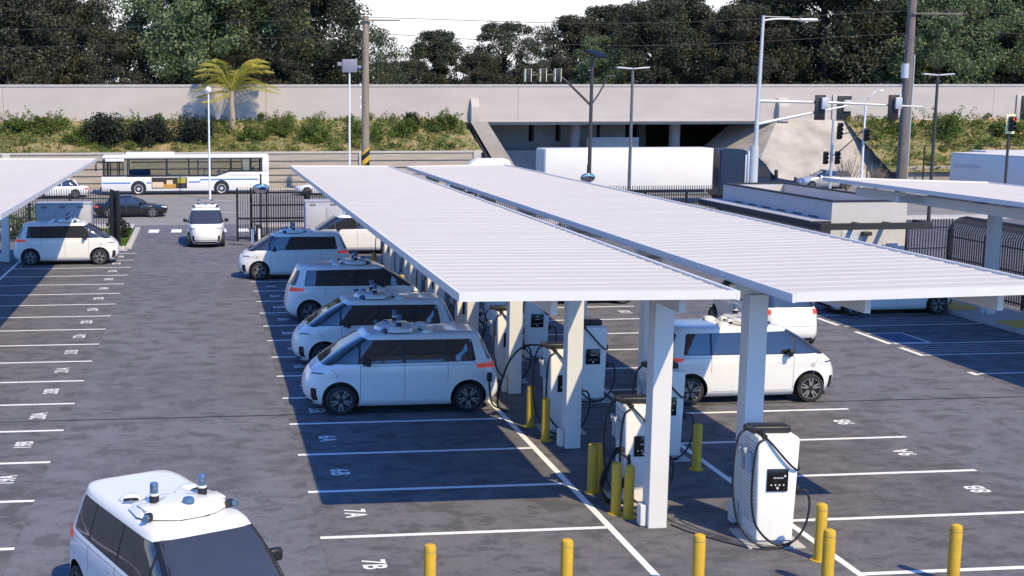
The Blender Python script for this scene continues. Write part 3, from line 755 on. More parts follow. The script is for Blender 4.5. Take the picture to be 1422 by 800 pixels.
# ------------------------------------------------------------------ chargers
def make_charger():
    root = empty('ev_charger')
    b = MB()
    w0, w1, dp = .322, .368, .36
    # tapered cabinet: narrower at the foot
    def sect(w_, d0, d1, r=.04):
        return rounded([(-w_, -d0), (w_, -d0), (w_, d1), (-w_, d1)], r, 4)
    secs = [(.10, sect(w0, dp, dp)), (1.86, sect(w1, dp + .02, dp)), (1.93, sect(w1 - .01, dp + .005, dp - .01)), (1.955, sect(w1 - .045, dp - .03, dp - .04))]
    for (h0, s0), (h1, s1) in zip(secs, secs[1:]):
        A = [b.bm.verts.new((x, y, h0)) for x, y in s0]; B_ = [b.bm.verts.new((x, y, h1)) for x, y in s1]
        for i in range(len(A)): b.bm.faces.new((A[i], A[(i + 1) % len(A)], B_[(i + 1) % len(A)], B_[i]))
        if h0 == .10: b.bm.faces.new(A[::-1])
        if h1 == 1.955: b.bm.faces.new(B_)
    bmesh.ops.remove_doubles(b.bm, verts=b.bm.verts, dist=1e-5)
    b.build('cabinet', M['cab'], root, 30)
    pl = MB(); pl.box(-.29, .29, -.33, .33, 0, .099, .01); pl.build('plinth', M['cabgrey'], root)
    pad = MB(); pad.box(-.50, .50, -.52, .50, -.02, .03, .01); pad.build('concrete_pad', M['conc'], root)
    for s_ in (-1, 1):
        lv = MB()
        for k in range(22):
            zz = 1.80 - k * .068; x = s_ * (w0 + (w1 - w0) * (zz - .1) / 1.76 + .003)
            lv.box(x - .006, x + .006, -.27, .27, zz, zz + .026, 0)
        lv.build('louvre_panel', M['cabgrey'], root)
    sc = MB(); yf = -dp - .022
    mt = T(.0, yf - .008, 1.19)
    sc.box(-.185, .185, -.006, .012, -.20, .20, .004, mt)
    so_ = sc.build('screen', M['screen'], root)
    ic = MB()
    for k in range(7): ic.box(-.075 + k * .026, -.075 + k * .026 + .018, -.0095, -.0065, .03, .048 + .006 * (k % 2), 0, mt)
    ic.lathe([(.02, 0), (.02, .003)], mt @ T(.125, -.0068, .075) @ RX(PI / 2), 12)
    for k in range(4): ic.lathe([(.016, 0), (.016, .003)], mt @ T(-.11 + k * .072, -.0068, -.085) @ RX(PI / 2), 10)
    ic.lathe([(.024, 0), (.024, .003)], mt @ T(.0, -.0068, -.14) @ RX(PI / 2), 12)
    ic.build('screen_print', M['icon'], so_)
    bo = MB(); bo.box(-.40, .29, -.16, .16, 1.965, 2.085, .03, seg=3); bo.box(-.50, -.30, -.20, -.06, 1.955, 2.05, .025, T(-.04, 0, .05) @ T(-.4, -.13, 2.0) @ RY(.35) @ T(.4, .13, -2.0))
    bo.box(-.30, -.20, -.385, -.15, 1.93, 1.99, .02)
    bo.build('cable_boom', M['black'], root)
    cb = MB()
    cb.tube(catmull([(-.50, -.13, 2.05), (-.64, -.16, 1.90), (-.72, -.2, 1.45), (-.71, -.22, .9), (-.62, -.30, .40), (-.36, -.50, .08), (-.05, -.55, .04), (.22, -.50, .05)], 8), .021, 8)
    cb.tube(catmull([(-.25, -.38, 1.93), (-.40, -.42, 1.80), (-.46, -.44, 1.3), (-.45, -.44, .75), (-.34, -.46, .35), (-.05, -.50, .085), (.28, -.48, .11), (.50, -.44, .38), (.58, -.40, .75), (.52, -.36, .98), (.36, -.30, .97)], 8), .021, 8)
    cb.tube(catmull([(-.24, -.39, 1.95), (-.10, -.42, 1.80), (.12, -.43, 1.55), (.28, -.42, 1.40), (.38, -.36, 1.38), (.385, -.25, 1.48)], 8), .019, 8)
    cb.build('charging_cable', M['cable'], root, 60)
    for yy in (-.10, .14):
        ho = MB(); ho.box(-.47, -.345, yy - .05, yy + .05, 1.25, 1.62, .03); ho.box(-.50, -.42, yy - .035, yy + .035, 1.50, 1.70, .02, T(-.46, yy, 1.6) @ RY(-.35) @ T(.46, -yy, -1.6)); ho.build('connector_holster', M['cabgrey'], root)
    hr = MB(); hr.box(.335, .43, -.34, -.24, .90, 1.06, .02); hr.build('connector_holster', M['black'], root)
    return root
chp = make_charger(); first = True
ordn = ['nearest', 'second', 'third', 'fourth', 'fifth', 'sixth', 'seventh', 'eighth']
for side, xc, ys in (('right', 9.86, [20.98 + 5.4 * k for k in range(7)]), ('left', 8.3, [23.35 + 5.45 * k for k in range(7)])):
    for k, y in enumerate(ys):
        o = chp if first else copy_tree(chp)
        first = False
        o.location = (xc + (.02 * ((k * 7) % 3 - 1)), y, .004); o.rotation_euler = (0, 0, math.radians((-1.5, 1.0, 0, .8)[k % 4] - 2))
        lab = {('right', 0): 'white charger standing clear in the foreground with a cable looped down its front', ('left', 0): 'white charger right behind the nearest column, two yellow posts at its foot'}.get((side, k),
              '%s white charger of the %s row between the canopy columns' % (ordn[k], side))
        tag(o, lab, 'charger', 'white chargers along the canopy island')
# the cable that feeds the nearest shaded van
cable = MB()
cable.tube(catmull([(8.0, 28.75, 2.0), (7.75, 28.9, 2.02), (7.45, 29.1, 1.95), (7.2, 29.4, 1.55), (7.08, 29.75, .9), (7.10, 30.15, .35), (7.28, 30.4, .10), (7.45, 30.5, .06), (7.30, 30.55, .10), (7.08, 30.6, .22), (7.02, 30.64, .55), (6.99, 30.62, .84)], 8), .023, 8)
cable.box(6.93, 7.05, 30.50, 30.64, .80, 1.02, .03)
tag(cable.build('charging_lead', M['cable'], None, 60), 'black charging lead looping to the ground and up into the shaded van', 'charging cable')
cz = MB(); cz.tube(catmull([(8.42, 21.85, .02), (8.6, 21.45, .02), (8.95, 20.95, .02), (9.3, 20.55, .02), (9.62, 20.40, .02), (9.9, 20.44, .02)], 8), .012, 6)
tag(cz.build('ground_cable', M['cable'], None, 60), 'thin cable lying on the asphalt between the nearest column and the foreground charger', 'cable')
# coil of cable on the ground by the left row's first charger
co_ = MB(); pts = []
for i in range(60): 
    a = i * .55; pts.append((7.72 + .24 * math.cos(a) + .05 * math.sin(i * 1.7), 22.98 + .12 * math.sin(a), .62 + .48 * math.sin(a + .6) + .05 * math.cos(i)))
co_.tube(catmull(pts, 3), .021, 6)
tag(co_.build('cable_bundle', M['cable'], None, 60), 'tangled black cable bundle hanging above the paired yellow posts', 'cable')

# ------------------------------------------------------------------ bollards
def make_bollard():
    b = MB(); b.lathe([(.095, .012), (.095, .93), (.092, .945), (.085, .975), (.05, .995), (.01, 1.0)], n=20)
    b.mi = 1; b.lathe([(.0965, .885), (.0965, .892)], n=20, cap=False); b.mi = 0
    b.lathe([(.15, 0), (.15, .012)], n=20)
    return b.build('bollard', [M['yellow'], M['seam']], None, 30)
BOL = [(3.37, 18.6, 'leftmost yellow bollard of the front row'), (5.52, 18.6, 'yellow bollard of the front row, below the painted 7B'), (7.64, 18.6, 'yellow bollard of the front row, in front of the nearest column'),
       (9.77, 18.6, 'yellow bollard in front row just right of the foreground charger'), (11.89, 18.6, 'rightmost yellow bollard of the front row'), (10.27, 19.86, 'yellow bollard with a base flange beside the foreground charger'),
       (7.67, 29.17, 'shaded yellow bollard left of the second column, behind its sunlit neighbour'), (7.69, 27.86, 'half-lit yellow bollard left of the second column'), (7.58, 23.95, 'dark shaded bollard left of the black cable tangle'), (7.72, 23.98, 'dark shaded bollard partly behind the black cable tangle'),
       (7.63, 22.62, 'left one of the two bright yellow bollards by the nearest column'), (7.80, 22.4, 'right one of the two bright yellow bollards by the nearest column'), (10.24, 25.26, 'olive shaded bollard between nearest column and right van'),
       (7.5, 56.0, 'far yellow bollard behind the shaded vans'), (7.6, 48.6, 'small yellow bollard far back among the chargers')]
bp = make_bollard()
for i, (x, y, lab) in enumerate(BOL):
    o = bp if i == 0 else bp.copy()
    if i: COL.objects.link(o)
    o.location = (x, y, .004); o.rotation_euler = (0, 0, i * .7); tag(o, lab, 'bollard', 'yellow bollards around the chargers')

# ------------------------------------------------------------------ fences and cabinets at the lot edge
def fence_run(name, label, pts, h=2.9, rail=(.18, 1.3, 2.35), step=.13, post=2.4, curved=0.0, cat='fence', group='black picket fences around the lot', pr=.017):
    root = thing(name, label, cat, (pts[0][0], pts[0][1], 0), group=group); o0 = Vector((pts[0][0], pts[0][1], 0))
    pk, ra = MB(), MB(); posts = []
    for a, b_ in zip(pts, pts[1:]):
        a, b_ = Vector((*a, 0)) - o0, Vector((*b_, 0)) - o0; d = b_ - a; n = int(d.length / step); u = d.normalized(); nn = Vector((-u.y, u.x, 0))
        for i in range(n + 1):
            p = a + d * i / max(1, n)
            if curved:
                pk.tube([p + Vector((0, 0, .1)), p + Vector((0, 0, h - .55)), p + nn * curved * .12 + Vector((0, 0, h - .25)), p + nn * curved * .4 + Vector((0, 0, h - .05)), p + nn * curved * .75 + Vector((0, 0, h))], pr, 4)
            else: pk.box(p.x - pr, p.x + pr, p.y - pr, p.y + pr, .08, h)
        for zr in rail:
            ang = math.atan2(d.y, d.x); ra.box(0, d.length, -.022, .022, zr, zr + .05, 0, T(*a) @ RZ(ang))
        m_ = max(1, round(d.length / post))
        for i in range(m_ + 1):
            p = a + d * i / m_; posts.append(p)
    pk.build('pickets', M['fence'], root, 20); ra.build('rails', M['fence'], root, 20)
    for p in posts:
        q = MB(); q.box(p.x - .05, p.x + .05, p.y - .05, p.y + .05, 0, h - (.5 if curved else .25), .005); q.build('post', M['fence'], root, 20)
    return root
fence_run('picket_fence', 'black picket fence behind the far left van and grey cabinets', [(-16, 71.6), (-5.0, 70.6)])
fence_run('picket_fence', 'short black picket return left of the gate beside the grass strip', [(-5.0, 70.6), (-4.5, 68.5)], post=1.1, rail=(.18, 1.3, 2.7))
fence_run('picket_fence', 'black picket fence running right from the gate toward the grey cabinet and white trailer', [(5.6, 70.4), (34.0, 69.0)])
def sliding_gate():
    root = thing('sliding_gate', 'black slid-open picket gate right of the driveway', 'gate', (1.86, 70.1, 0))
    f = MB(); Lg = 3.9
    f.box(-.06, .06, -.06, .06, 0, 2.9); f.box(.7, .8, .3, .4, 0, 2.9); f.box(1.55, 1.65, -.05, .05, 0, 2.75); f.box(Lg - .06, Lg + .06, -.06, .06, 0, 2.75)
    for zz in (.12, 1.2, 2.6): f.box(0, Lg, -.03, .03, zz, zz + .10)
    for zz in (.2, 1.0, 1.9): f.box(.75, Lg, .32, .38, zz, zz + .08)
    f.build('gate_frame', M['fence'], root, 20)
    k = MB()
    for i in range(30): k.box(i * .13 + .03, i * .13 + .055, -.012, .012, .15, 2.95)
    for i in range(24): k.box(.8 + i * .13, .8 + i * .13 + .03, .335, .365, .15, 2.5)
    k.build('pickets', M['fence'], root, 20)
    mo = MB(); mo.box(1.0, 1.35, -.25, .25, 0, .9, .03); mo.build('gate_motor', M['fence'], root)
sliding_gate()
gp = thing('gate_post', 'thick black double gate post at the left side of the driveway', 'gate post', (-4.45, 68.4, 0))
q = MB(); q.box(-.09, .09, -.09, .09, 0, 2.95, .01); q.box(-.42, -.26, -.07, .09, 0, 2.9, .01); q.build('post', M['fence'], gp, 20)
q = MB()
for zz in (.4, 1.4, 2.6): q.box(-.26, -.09, -.03, .03, zz, zz + .08)
q.build('hinge_bracket', M['fence'], gp)
def cabinet(label, x0, x1, y, h, doors):
    root = thing('utility_cabinet', label, 'cabinet', ((x0 + x1) / 2, y, 0), group='grey utility cabinets at the back fence'); w_ = (x1 - x0)
    b = MB(); b.box(-w_ / 2, w_ / 2, 0, 1.1, .0, h, .02); b.box(-w_ / 2 - .03, w_ / 2 + .03, -.03, 1.13, h + .002, h + .06, .01); b.build('housing', M['grey_cab'], root)
    for k in range(doors):
        a = -w_ / 2 + w_ * k / doors + .04; c = -w_ / 2 + w_ * (k + 1) / doors - .04
        d = MB(); d.box(a, c, -.028, -.004, .15, h - .28, .008); do = d.build('door', M['grey_cab'], root)
        v = MB(); v.box(a + .2, a + .5, -.016, -.004, h - .2, h - .1); v.build('vent', M['seam'], root)
        q = MB(); q.box(c - .12, c - .08, -.06, -.03, .9, 1.1, .008); q.build('handle', M['black'], do)
cabinet('wide blue-grey cabinet behind the far left van, half in shadow', -8.3, -5.6, 65.2, 2.52, 3)
cabinet('pale grey two-door cabinet right of the sliding gate', 5.35, 8.6, 67.2, 2.35, 3)
for i, (x, y, lab) in enumerate(((2.55, 66.9, 'left of the two short white posts by the gate'), (2.9, 66.9, 'right of the two short white posts by the gate'))):
    b = MB(); b.lathe([(.07, 0), (.07, .95), (.04, 1.0)], n=12); tag(b.build('marker_post', M['whitepole'], None, 30, (x, y, 0)), lab, 'post', 'white marker posts by the gate')
def mirror_pole(label, x, y, z):
    root = thing('convex_mirror', label, 'mirror', (x, y, 0), group='convex mirrors at the lot exits')
    p = MB(); p.cyl((0, 0, 0), (0, 0, z + .75), .045, n=10); p.build('pole', M['fence'], root)
    m_ = MB(); m_.lathe([(.40, 0), (.40, .02), (.36, .06), (.25, .10), (.12, .125), (.02, .13)], T(0, -.06, z) @ Matrix.Diagonal((1, 1, .64, 1)) @ RX(PI / 2) @ RX(math.radians(12)), 28); m_.bm.transform(Matrix.Diagonal((1, 1, 1, 1))); m_.build('mirror_face', M['mirror'], root, 60)
    h = MB(); h.lathe([(.43, -.03), (.43, .012), (.40, .015)], T(0, -.06, z) @ Matrix.Diagonal((1, 1, .64, 1)) @ RX(PI / 2) @ RX(math.radians(12)), 28); h.build('hood', M['black'], root, 40)
mirror_pole('round convex mirror on a black pole right of the driveway, before the bus tail', 2.97, 66.0, 3.15)
mirror_pole('blue-looking convex mirror at the far edge of the right canopy', 22.0, 72.0, 3.2)

# ------------------------------------------------------------------ lawn strip and shrubs near the gate
def leaf_patch(name, label, cat, pts, m, kind=None, group=None):
    V, F = [], []
    for (c, r, n, s_, fl) in pts: leaf_quads(V, F, c, r, n, s_, fl)
    o = pydata(name, V, F, M[m]); tag(o, label, cat, group, kind); return o
V, F = [], []
for _ in range(5200):
    x = random.uniform(-6.6, -4.1); y = random.uniform(67.6, 77.4); k = len(V); a = random.uniform(0, PI); dx, dy = .03 * math.cos(a), .03 * math.sin(a); h = random.uniform(.06, .16)
    V += [(x - dx, y - dy, 0), (x + dx, y + dy, 0), (x + random.uniform(-.06, .06), y + random.uniform(-.06, .06), h)]; F.append((k, k + 1, k + 2))
tag(pydata('lawn_strip', V, F, M['lawn']), 'bright green grass strip between the left gate post and the driveway kerb', 'grass', kind='stuff')
lb = MB(); lb.face([(-6.8, 67.5, .03), (-4.06, 67.5, .03), (-4.06, 77.5, .03), (-6.8, 77.5, .03)]); struct('lawn_soil', lb, M['lawn'])
leaf_patch('shrub', 'dark round shrub on the grass strip behind the left gate post', 'shrub', [((-4.6, 72.5, .5), .6, 900, .07, .9), ((-4.9, 73.0, .8), .5, 600, .07, .9)], 'shrubdark')
leaf_patch('hedge', 'dark green hedge behind the black fence at the far left', 'hedge', [((-15 + .62 * k, 73.2 + random.uniform(-.3, .3), random.uniform(.5, 1.5)), .75, 420, .085, 1.0) for k in range(13)], 'shrub')
leaf_patch('shrub', 'dark leafy shrub behind the picket fence beside the flat building', 'shrub', [((29.0 + .6 * k, 70.0 + random.uniform(-.3, .3), random.uniform(1.0, 2.5)), .8, 420, .085, 1.0) for k in range(9)], 'shrubdark')

# ------------------------------------------------------------------ flat-roofed building
def flat_building():
    x0, x1, y0, y1, hp = 26.9, 30.3, 52.6, 64.3, 3.3
    root = thing('flat_roof_building', 'small beige flat-roofed building with a dark overhanging canopy band', 'building', (x0, y0, 0)); X, Y = x1 - x0, y1 - y0
    wl = MB(); t = .2
    wl.box(0, X, 0, t, 0, hp); wl.box(0, X, Y - t, Y, 0, hp); wl.box(0, t, t + .001, Y - t - .001, 0, hp); wl.box(X - t, X, t + .001, Y - t - .001, 0, hp)
    wl.build('wall', M['bld'], root, 20)
    cp = MB(); cp.box(-.03, X + .03, -.03, t + .02, hp + .002, hp + .07); cp.box(-.03, X + .03, Y - t - .02, Y + .03, hp + .002, hp + .07); cp.box(-.03, t + .02, t + .022, Y - t - .022, hp + .002, hp + .07); cp.box(X - t - .02, X + .03, t + .022, Y - t - .022, hp + .002, hp + .07)
    cp.build('parapet_cap', M['fascia'], root, 20)
    rf = MB(); rf.box(t, X - t, t, Y - t, 2.5, 2.55); rf.build('roof', M['kerb'], root)
    fa = MB(); fa.box(-1.0, X + .55, -1.05, -.93, 2.20, 2.48, .01); fa.box(-1.0, -.88, -.929, -.005, 2.20, 2.48, .01); fa.box(X + .43, X + .55, -.929, .3, 2.20, 2.48, .01)
    for q_ in (.9, 2.3): fa.box(q_, q_ + .16, -.929, -.005, 2.24, 2.44, .01)
    fa.box(-1.0, -.005, -.004, Y + .8, 2.20, 2.48, .01); fa.box(-.004, X + .5, Y + .005, Y + .8, 2.20, 2.48, .01)
    fa.build('eave_band', M['fascia'], root, 20)
    sf = MB();  sf.box(-.96, -.01, -.005, Y + .75, 2.485, 2.51); sf.build('eave_flashing', M['grey_cab'], root)
    dr = MB(); dr.box(.5, 1.4, -.03, -.004, 0, 2.05, .01); d = dr.build('door', M['galv'], root); k = MB(); k.box(1.25, 1.33, -.08, -.031, .95, 1.05, .01); k.build('handle', M['black'], d)
    lt = MB(); lt.box(1.35, 1.75, -.28, -.004, 1.85, 2.02, .03); lt.build('wall_lamp', M['fascia'], root)
    bx = MB(); bx.box(2.55, 3.0, -.16, -.004, 1.1, 1.5, .02); bx.build('meter_box', M['grey_cab'], root)
    vt = MB(); vt.box(2.2, 2.6, 6.0, 6.4, 2.55, 3.0, .03); vt.build('roof_vent', M['galv'], root)
    sk = MB()
    for k in range(6): sk.box(-.012, -.003, 1.2 + k * 1.6, 2.1 + k * 1.6, 2.515, 2.57)
    sk.build('scupper', M['fascia'], root)
flat_building()
fence_run('curved_top_fence', 'black fence with curved-over picket tops along the right edge', [(29.7, 36.0), (29.85, 48.6)], h=3.0, rail=(.2, 1.35, 2.2), curved=-1.0, step=.15, pr=.026)
fence_run('picket_fence', 'short black picket fence against the right end of the flat building', [(30.4, 52.7), (32.6, 52.9)], h=2.5, rail=(.2, 1.2, 2.1), post=2.6)

# ------------------------------------------------------------------ vehicles in the street
def make_car(name, label, loc, rz, paint, L=4.7, W=1.83, H=1.44, kind='sedan', group=None):
    root = thing(name, label, 'car', loc, rz, group)
    a = L / 2; hood = .78 if kind != 'suv' else .95
    belt = .92 if kind != 'suv' else 1.08
    low = Shell(xf=[(.2, a - .12), (.45, a), (.65, a - .04), (hood - .05, a - .18), (belt, .95 if kind != 'pickup' else 1.1)], xr=[(.2, -a + .15), (.5, -a), (.75, -a + .03), (belt - .02, -a + .12), (belt, -a + .25)],
                w_=[(.2, W * .45), (.35, W * .49), (.6, W * .5), (.8, W * .49), (belt, W * .455)], nf=[(.2, 3.2), (belt, 4)], nr=[(.2, 4), (belt, 4.5)])
    bm = low.body([.2, .28, .38, .5, .62, hood - .05, hood + .02, belt - .06, belt], 16)
    b = MB(); b.join(bm)
    b.mi = 1
    xs = (L * .295, -L * .285)
    for x in xs:
        for s_ in (1, -1): b.lathe([(.37, -.012), (.37, .012)], T(x, s_ * (W / 2 - .020), .34) @ RX(PI / 2), 22)
    b.box(-a + .3, a - .3, -W * .42, W * .42, .14, .22)
    b.mi = 2
    for s_ in (1, -1):
        sd = lambda u, v, s_=s_: low.side(u, v, s_)
        for x in (.75, -.25, -1.15): patch(b, [(x - .005, .3), (x + .005, .3), (x + .005, belt - .03), (x - .005, belt - .03)], sd, .002, 1, 8)
    b.build('body', [paint, M['black'], M['seam']], root, 30)
    xe = -a + (.75 if kind == 'sedan' else .2); xg = .95
    cab = Shell(xf=[(belt, xg + .12), (H - .16, .25), (H - .06, .1), (H, -.2)], xr=[(belt, xe), (H - .16, xe + (.55 if kind == 'sedan' else .22)), (H - .06, xe + (.75 if kind == 'sedan' else .35)), (H, xe + 1.0)],
                w_=[(belt, W * .45), (H - .12, W * .385), (H - .05, W * .35), (H, W * .25)], nf=[(belt, 5), (H, 5)], nr=[(belt, 5), (H, 5)])
    gb = MB(); gb.join(cab.body([belt - .01, belt + .1, belt + .25, H - .12, H - .09], 14)); gb.build('window_band', M['glass'], root, 30)
    rf = MB(); rf.join(cab.body([H - .10, H - .06, H - .03, H], 14))
    for s_ in (1, -1):
        for xb, xt, wd in ((xg + .10, .27, .05), (-.25, -.28, .045), (xe + .06, xe + (.50 if kind == 'sedan' else .25), .07)):
            for k in range(6):
                pass
            patch(rf, [(xb - wd, belt), (xb + wd * .3, belt), (xt + wd * .3, H - .1), (xt - wd, H - .1)], lambda u, v, s_=s_: cab.side(u, v, s_), .008, 2, 6)
    rf.build('roof', paint, root, 30)
    for s_ in (1, -1):
        hl = MB(); pz = [(math.radians(11), .60), (math.radians(19), .66), (math.radians(19), .72), (math.radians(11), .69)]
        patch(hl, pz if s_ > 0 else [(-u, v) for u, v in pz[::-1]], low.pol, .01, 6, 3); hl.build('headlight', M['lens'], root)
        tl = MB(); pz = [(math.radians(160), .66), (math.radians(168), .66), (math.radians(168), .78), (math.radians(160), .78)]
        patch(tl, pz if s_ > 0 else [(-u, v) for u, v in pz[::-1]], low.pol, .01, 6, 3); tl.build('taillight', M['red'], root)
        mi = MB(); mi.box(.62, .78, s_ * (W * .46), s_ * (W * .46 + .2), belt, belt + .14, .03); mi.build('side_mirror', paint, root)
        for x in xs: make_wheel(root, x, s_ * (W / 2 - .072), s_, r=.335, wd=.2, two_tone=True)
    return root
make_car('sedan_car', 'black sedan driving past behind the left gate post', (-4.75, 86.0, 0), 0, M['blackcar'], L=4.9, H=1.42)
make_car('parked_car', 'white car with black windows partly hidden by the far left canopy', (-11.3, 103.5, 0), PI, M['white'], L=4.7, H=1.5)
make_car('street_car', 'white car of which only the roof shows above the fence by the canopy', (9.7, 103.6, 0), PI, M['white'], L=4.6, H=1.55)
make_car('street_car', 'silver car behind leafless bushes under the traffic mast', (53.2, 105.8, 0), PI, M['silver'], L=4.9, H=1.62, kind='suv')
make_car('street_car', 'black sport utility car roof showing above the blue-grey trailer', (71.5, 107.4, 0), 0, M['blackcar'], L=4.9, H=1.9, kind='suv')

def cargo_van():
    root = thing('cargo_van', 'white cargo van with a blue windshield before the slanted concrete strut', 'van', (22.6, 103.8, 0), PI)
    sh = Shell(xf=[(.25, 2.7), (.6, 2.75), (.95, 2.6), (1.25, 2.05), (1.3, 1.95), (2.1, 1.25), (2.6, .8), (2.85, .3)], xr=[(.25, -2.6), (2.4, -2.55), (2.7, -2.4), (2.85, -2.0)], w_=[(.25, .93), (.6, 1.0), (1.3, 1.0), (2.3, .93), (2.7, .82), (2.85, .55)], nf=[(.25, 4), (2.85, 5)], nr=[(.25, 7), (2.85, 6)])
    b = MB(); b.join(sh.body([.25, .4, .6, .95, 1.15, 1.25, 1.3, 1.6, 1.9, 2.1, 2.4, 2.6, 2.7, 2.8, 2.85], 16)); b.build('body', M['buswhite'], root, 30)
    ws = MB(); patch(ws, rounded([(-.86, 1.36), (.86, 1.36), (.78, 2.15), (-.78, 2.15)], .05), sh.front, .01, 14, 8); ws.build('windshield', M['glassgrey'], root)
    for s_ in (1, -1):
        sw_ = MB(); patch(sw_, rounded([(1.6, 1.4), (.4, 1.4), (.4, 2.05), (1.25, 2.05)], .05), lambda u, v, s_=s_: sh.side(u, v, s_), .01, 10, 6); sw_.build('side_window', M['glass'], root)
        for x in (1.75, -1.6): make_wheel(root, x, s_ * .92, s_, r=.36, wd=.2)
cargo_van()

def make_bus():
    x0, x1, y0, W = -8.15, 5.4, 105.0, 2.55
    root = thing('city_bus', 'white city bus with see-through windows, blue stripe and a painted advert panel', 'bus', (x0, y0, 0)); L = x1 - x0
    b = MB()
    bl = 1.50
    b.box(.03, L, 0, W, .32, bl, .06); b.box(L - 3.3, L, .004, W - .004, bl - .1, 1.86, .05)
    rise = [(L - 4.3, bl - .05), (L - 3.2, bl - .05), (L - 3.2, 1.84)]
    b.prism(rise, -.001, -W + .001, RX(PI / 2))
    b.box(L - .55, L, .003, W - .003, 1.8, 3.0, .05); b.mi = 1
    for wx in (3.0, 9.68):
        for yy in (-.006, W + .006): b.lathe([(.62, -.004), (.62, .004)], T(wx, yy, .55) @ RX(PI / 2), 24)
    b.mi = 2
    for seg in ((.1, 2.35, .98), (3.65, 4.0, .98), (7.0, 7.9, 1.03), (8.0, 12.7, 1.22)): b.box(seg[0], seg[1], -.006, W + .006, seg[2] - .05, seg[2] + .06)
    b.prism([(7.85, .98), (8.05, 1.17), (8.05, 1.28), (7.85, 1.09)], -.0065, -.0005, Matrix(((1, 0, 0, 0), (0, 0, 1, 0), (0, 1, 0, 0), (0, 0, 0, 1))))
    b.build('body', [M['buswhite'], M['black'], M['busblue']], root, 30)
    r = MB(); r.box(.15, L, 0, W, 2.92, 3.22, .10, seg=3); r.box(.35, 1.9, .02, W - .02, 2.70, 2.95, .06); r.build('roof', M['buswhite'], root, 30)
    ac = MB(); ac.box(2.0, 5.9, .3, W - .3, 3.18, 3.42, .08, seg=3); ac.build('roof_unit', M['buswhite'], root)
    for px in (.35, .62, 1.35, 2.15, 5.25, 7.05, 7.8, 8.85, 10.5, 12.1, 12.9):
        for yy in (0.03, W - .10):
            p = MB(); p.box(px - .045, px + .045, yy, yy + .07, bl - .05 if px > .6 else .5, 2.95); p.build('window_post', M['black'], root, 20)
    gl = MB(); gl.box(.3, L - .55, .055, .06, bl, 2.93); gl.box(.3, L - .55, W - .06, W - .055, bl, 2.93); gl.build('window_glass', M['pane'], root)
    fr = MB(); fr.box(.16, .20, .1, W - .1, 1.1, 2.9); fr.build('windshield', M['pane'], root)
    sl_ = MB(); sl_.box(2.1, 9.3, -.004, .05, bl - .02, bl + .05); sl_.box(2.1, L - .5, .0, .05, 2.86, 2.93); sl_.box(9.3, L - .5, -.004, .05, 1.84, 1.90); sl_.build('window_rail', M['black'], root)
    ad = MB()
    for mi, (a, c, z0, z1, o) in enumerate(((4.05, 6.9, .52, 1.42, .004), (4.1, 5.0, .60, 1.05, .007), (5.0, 6.0, .55, .90, .0075), (6.15, 6.8, .95, 1.38, .007), (5.25, 5.75, .85, 1.2, .0085))):
        ad.mi = (0, 1, 2, 3, 1)[mi]; ad.box(a, c, -o, .01, z0, z1)
    ad.build('advert_panel', [M['adB'], M['adC'], M['adA'], M['adD']], root)
    for sx, sz, n in ((3.0, 1.2, 1), (3.4, 1.2, 1), (5.3, 1.15, 1), (8.2, 1.4, 1), (9.4, 1.55, 1), (10.4, 1.65, 1), (11.3, 1.65, 1), (12.2, 1.65, 1)):
        for yy in (.35, 1.7):
            s_ = MB(); s_.box(sx, sx + .08, yy, yy + .45, sz - .4, sz + .55, .03, T(sx, 0, sz) @ RY(.2) @ T(-sx, 0, -sz)); s_.box(sx - .4, sx, yy, yy + .45, sz - .4, sz - .3, .02); s_.build('seat', M['seat'] if sx < 5 else M['galv'], root)
    dv = MB(); dv.box(2.2, 3.9, W - .3, W - .2, 1.4, 1.95); dv.build('partition', M['seat'], root)
    mr = MB(); mr.box(-.42, -.30, -.05, .12, 1.95, 2.5, .03); mr.tube([(.2, .1, 2.7), (-.2, .05, 2.75), (-.36, .03, 2.5)], .025, 6); mr.build('side_mirror', M['black'], root)
    for wx in (3.0, 9.68):
        for s_, yy in ((-1, .115), (1, W - .115)):
            wl = make_wheel(root, wx, yy, s_, r=.50, wd=.28)
            for ch in list(wl.children):
                if ch.name.startswith('rim'): bpy.data.objects.remove(ch)
            ri = MB(); mt = RX(-PI / 2) if s_ > 0 else RX(PI / 2)
            ri.lathe([(.36, .10), (.36, .142), (.33, .145), (.27, .11), (.16, .10), (.14, .16), (.05, .165)], mt, 24); ri.build('rim', M['galv'], wl, 30)
    bp_ = MB(); bp_.box(-.12, .05, .2, W - .2, .42, .62, .03); bp_.build('bumper', M['black'], root)
make_bus()

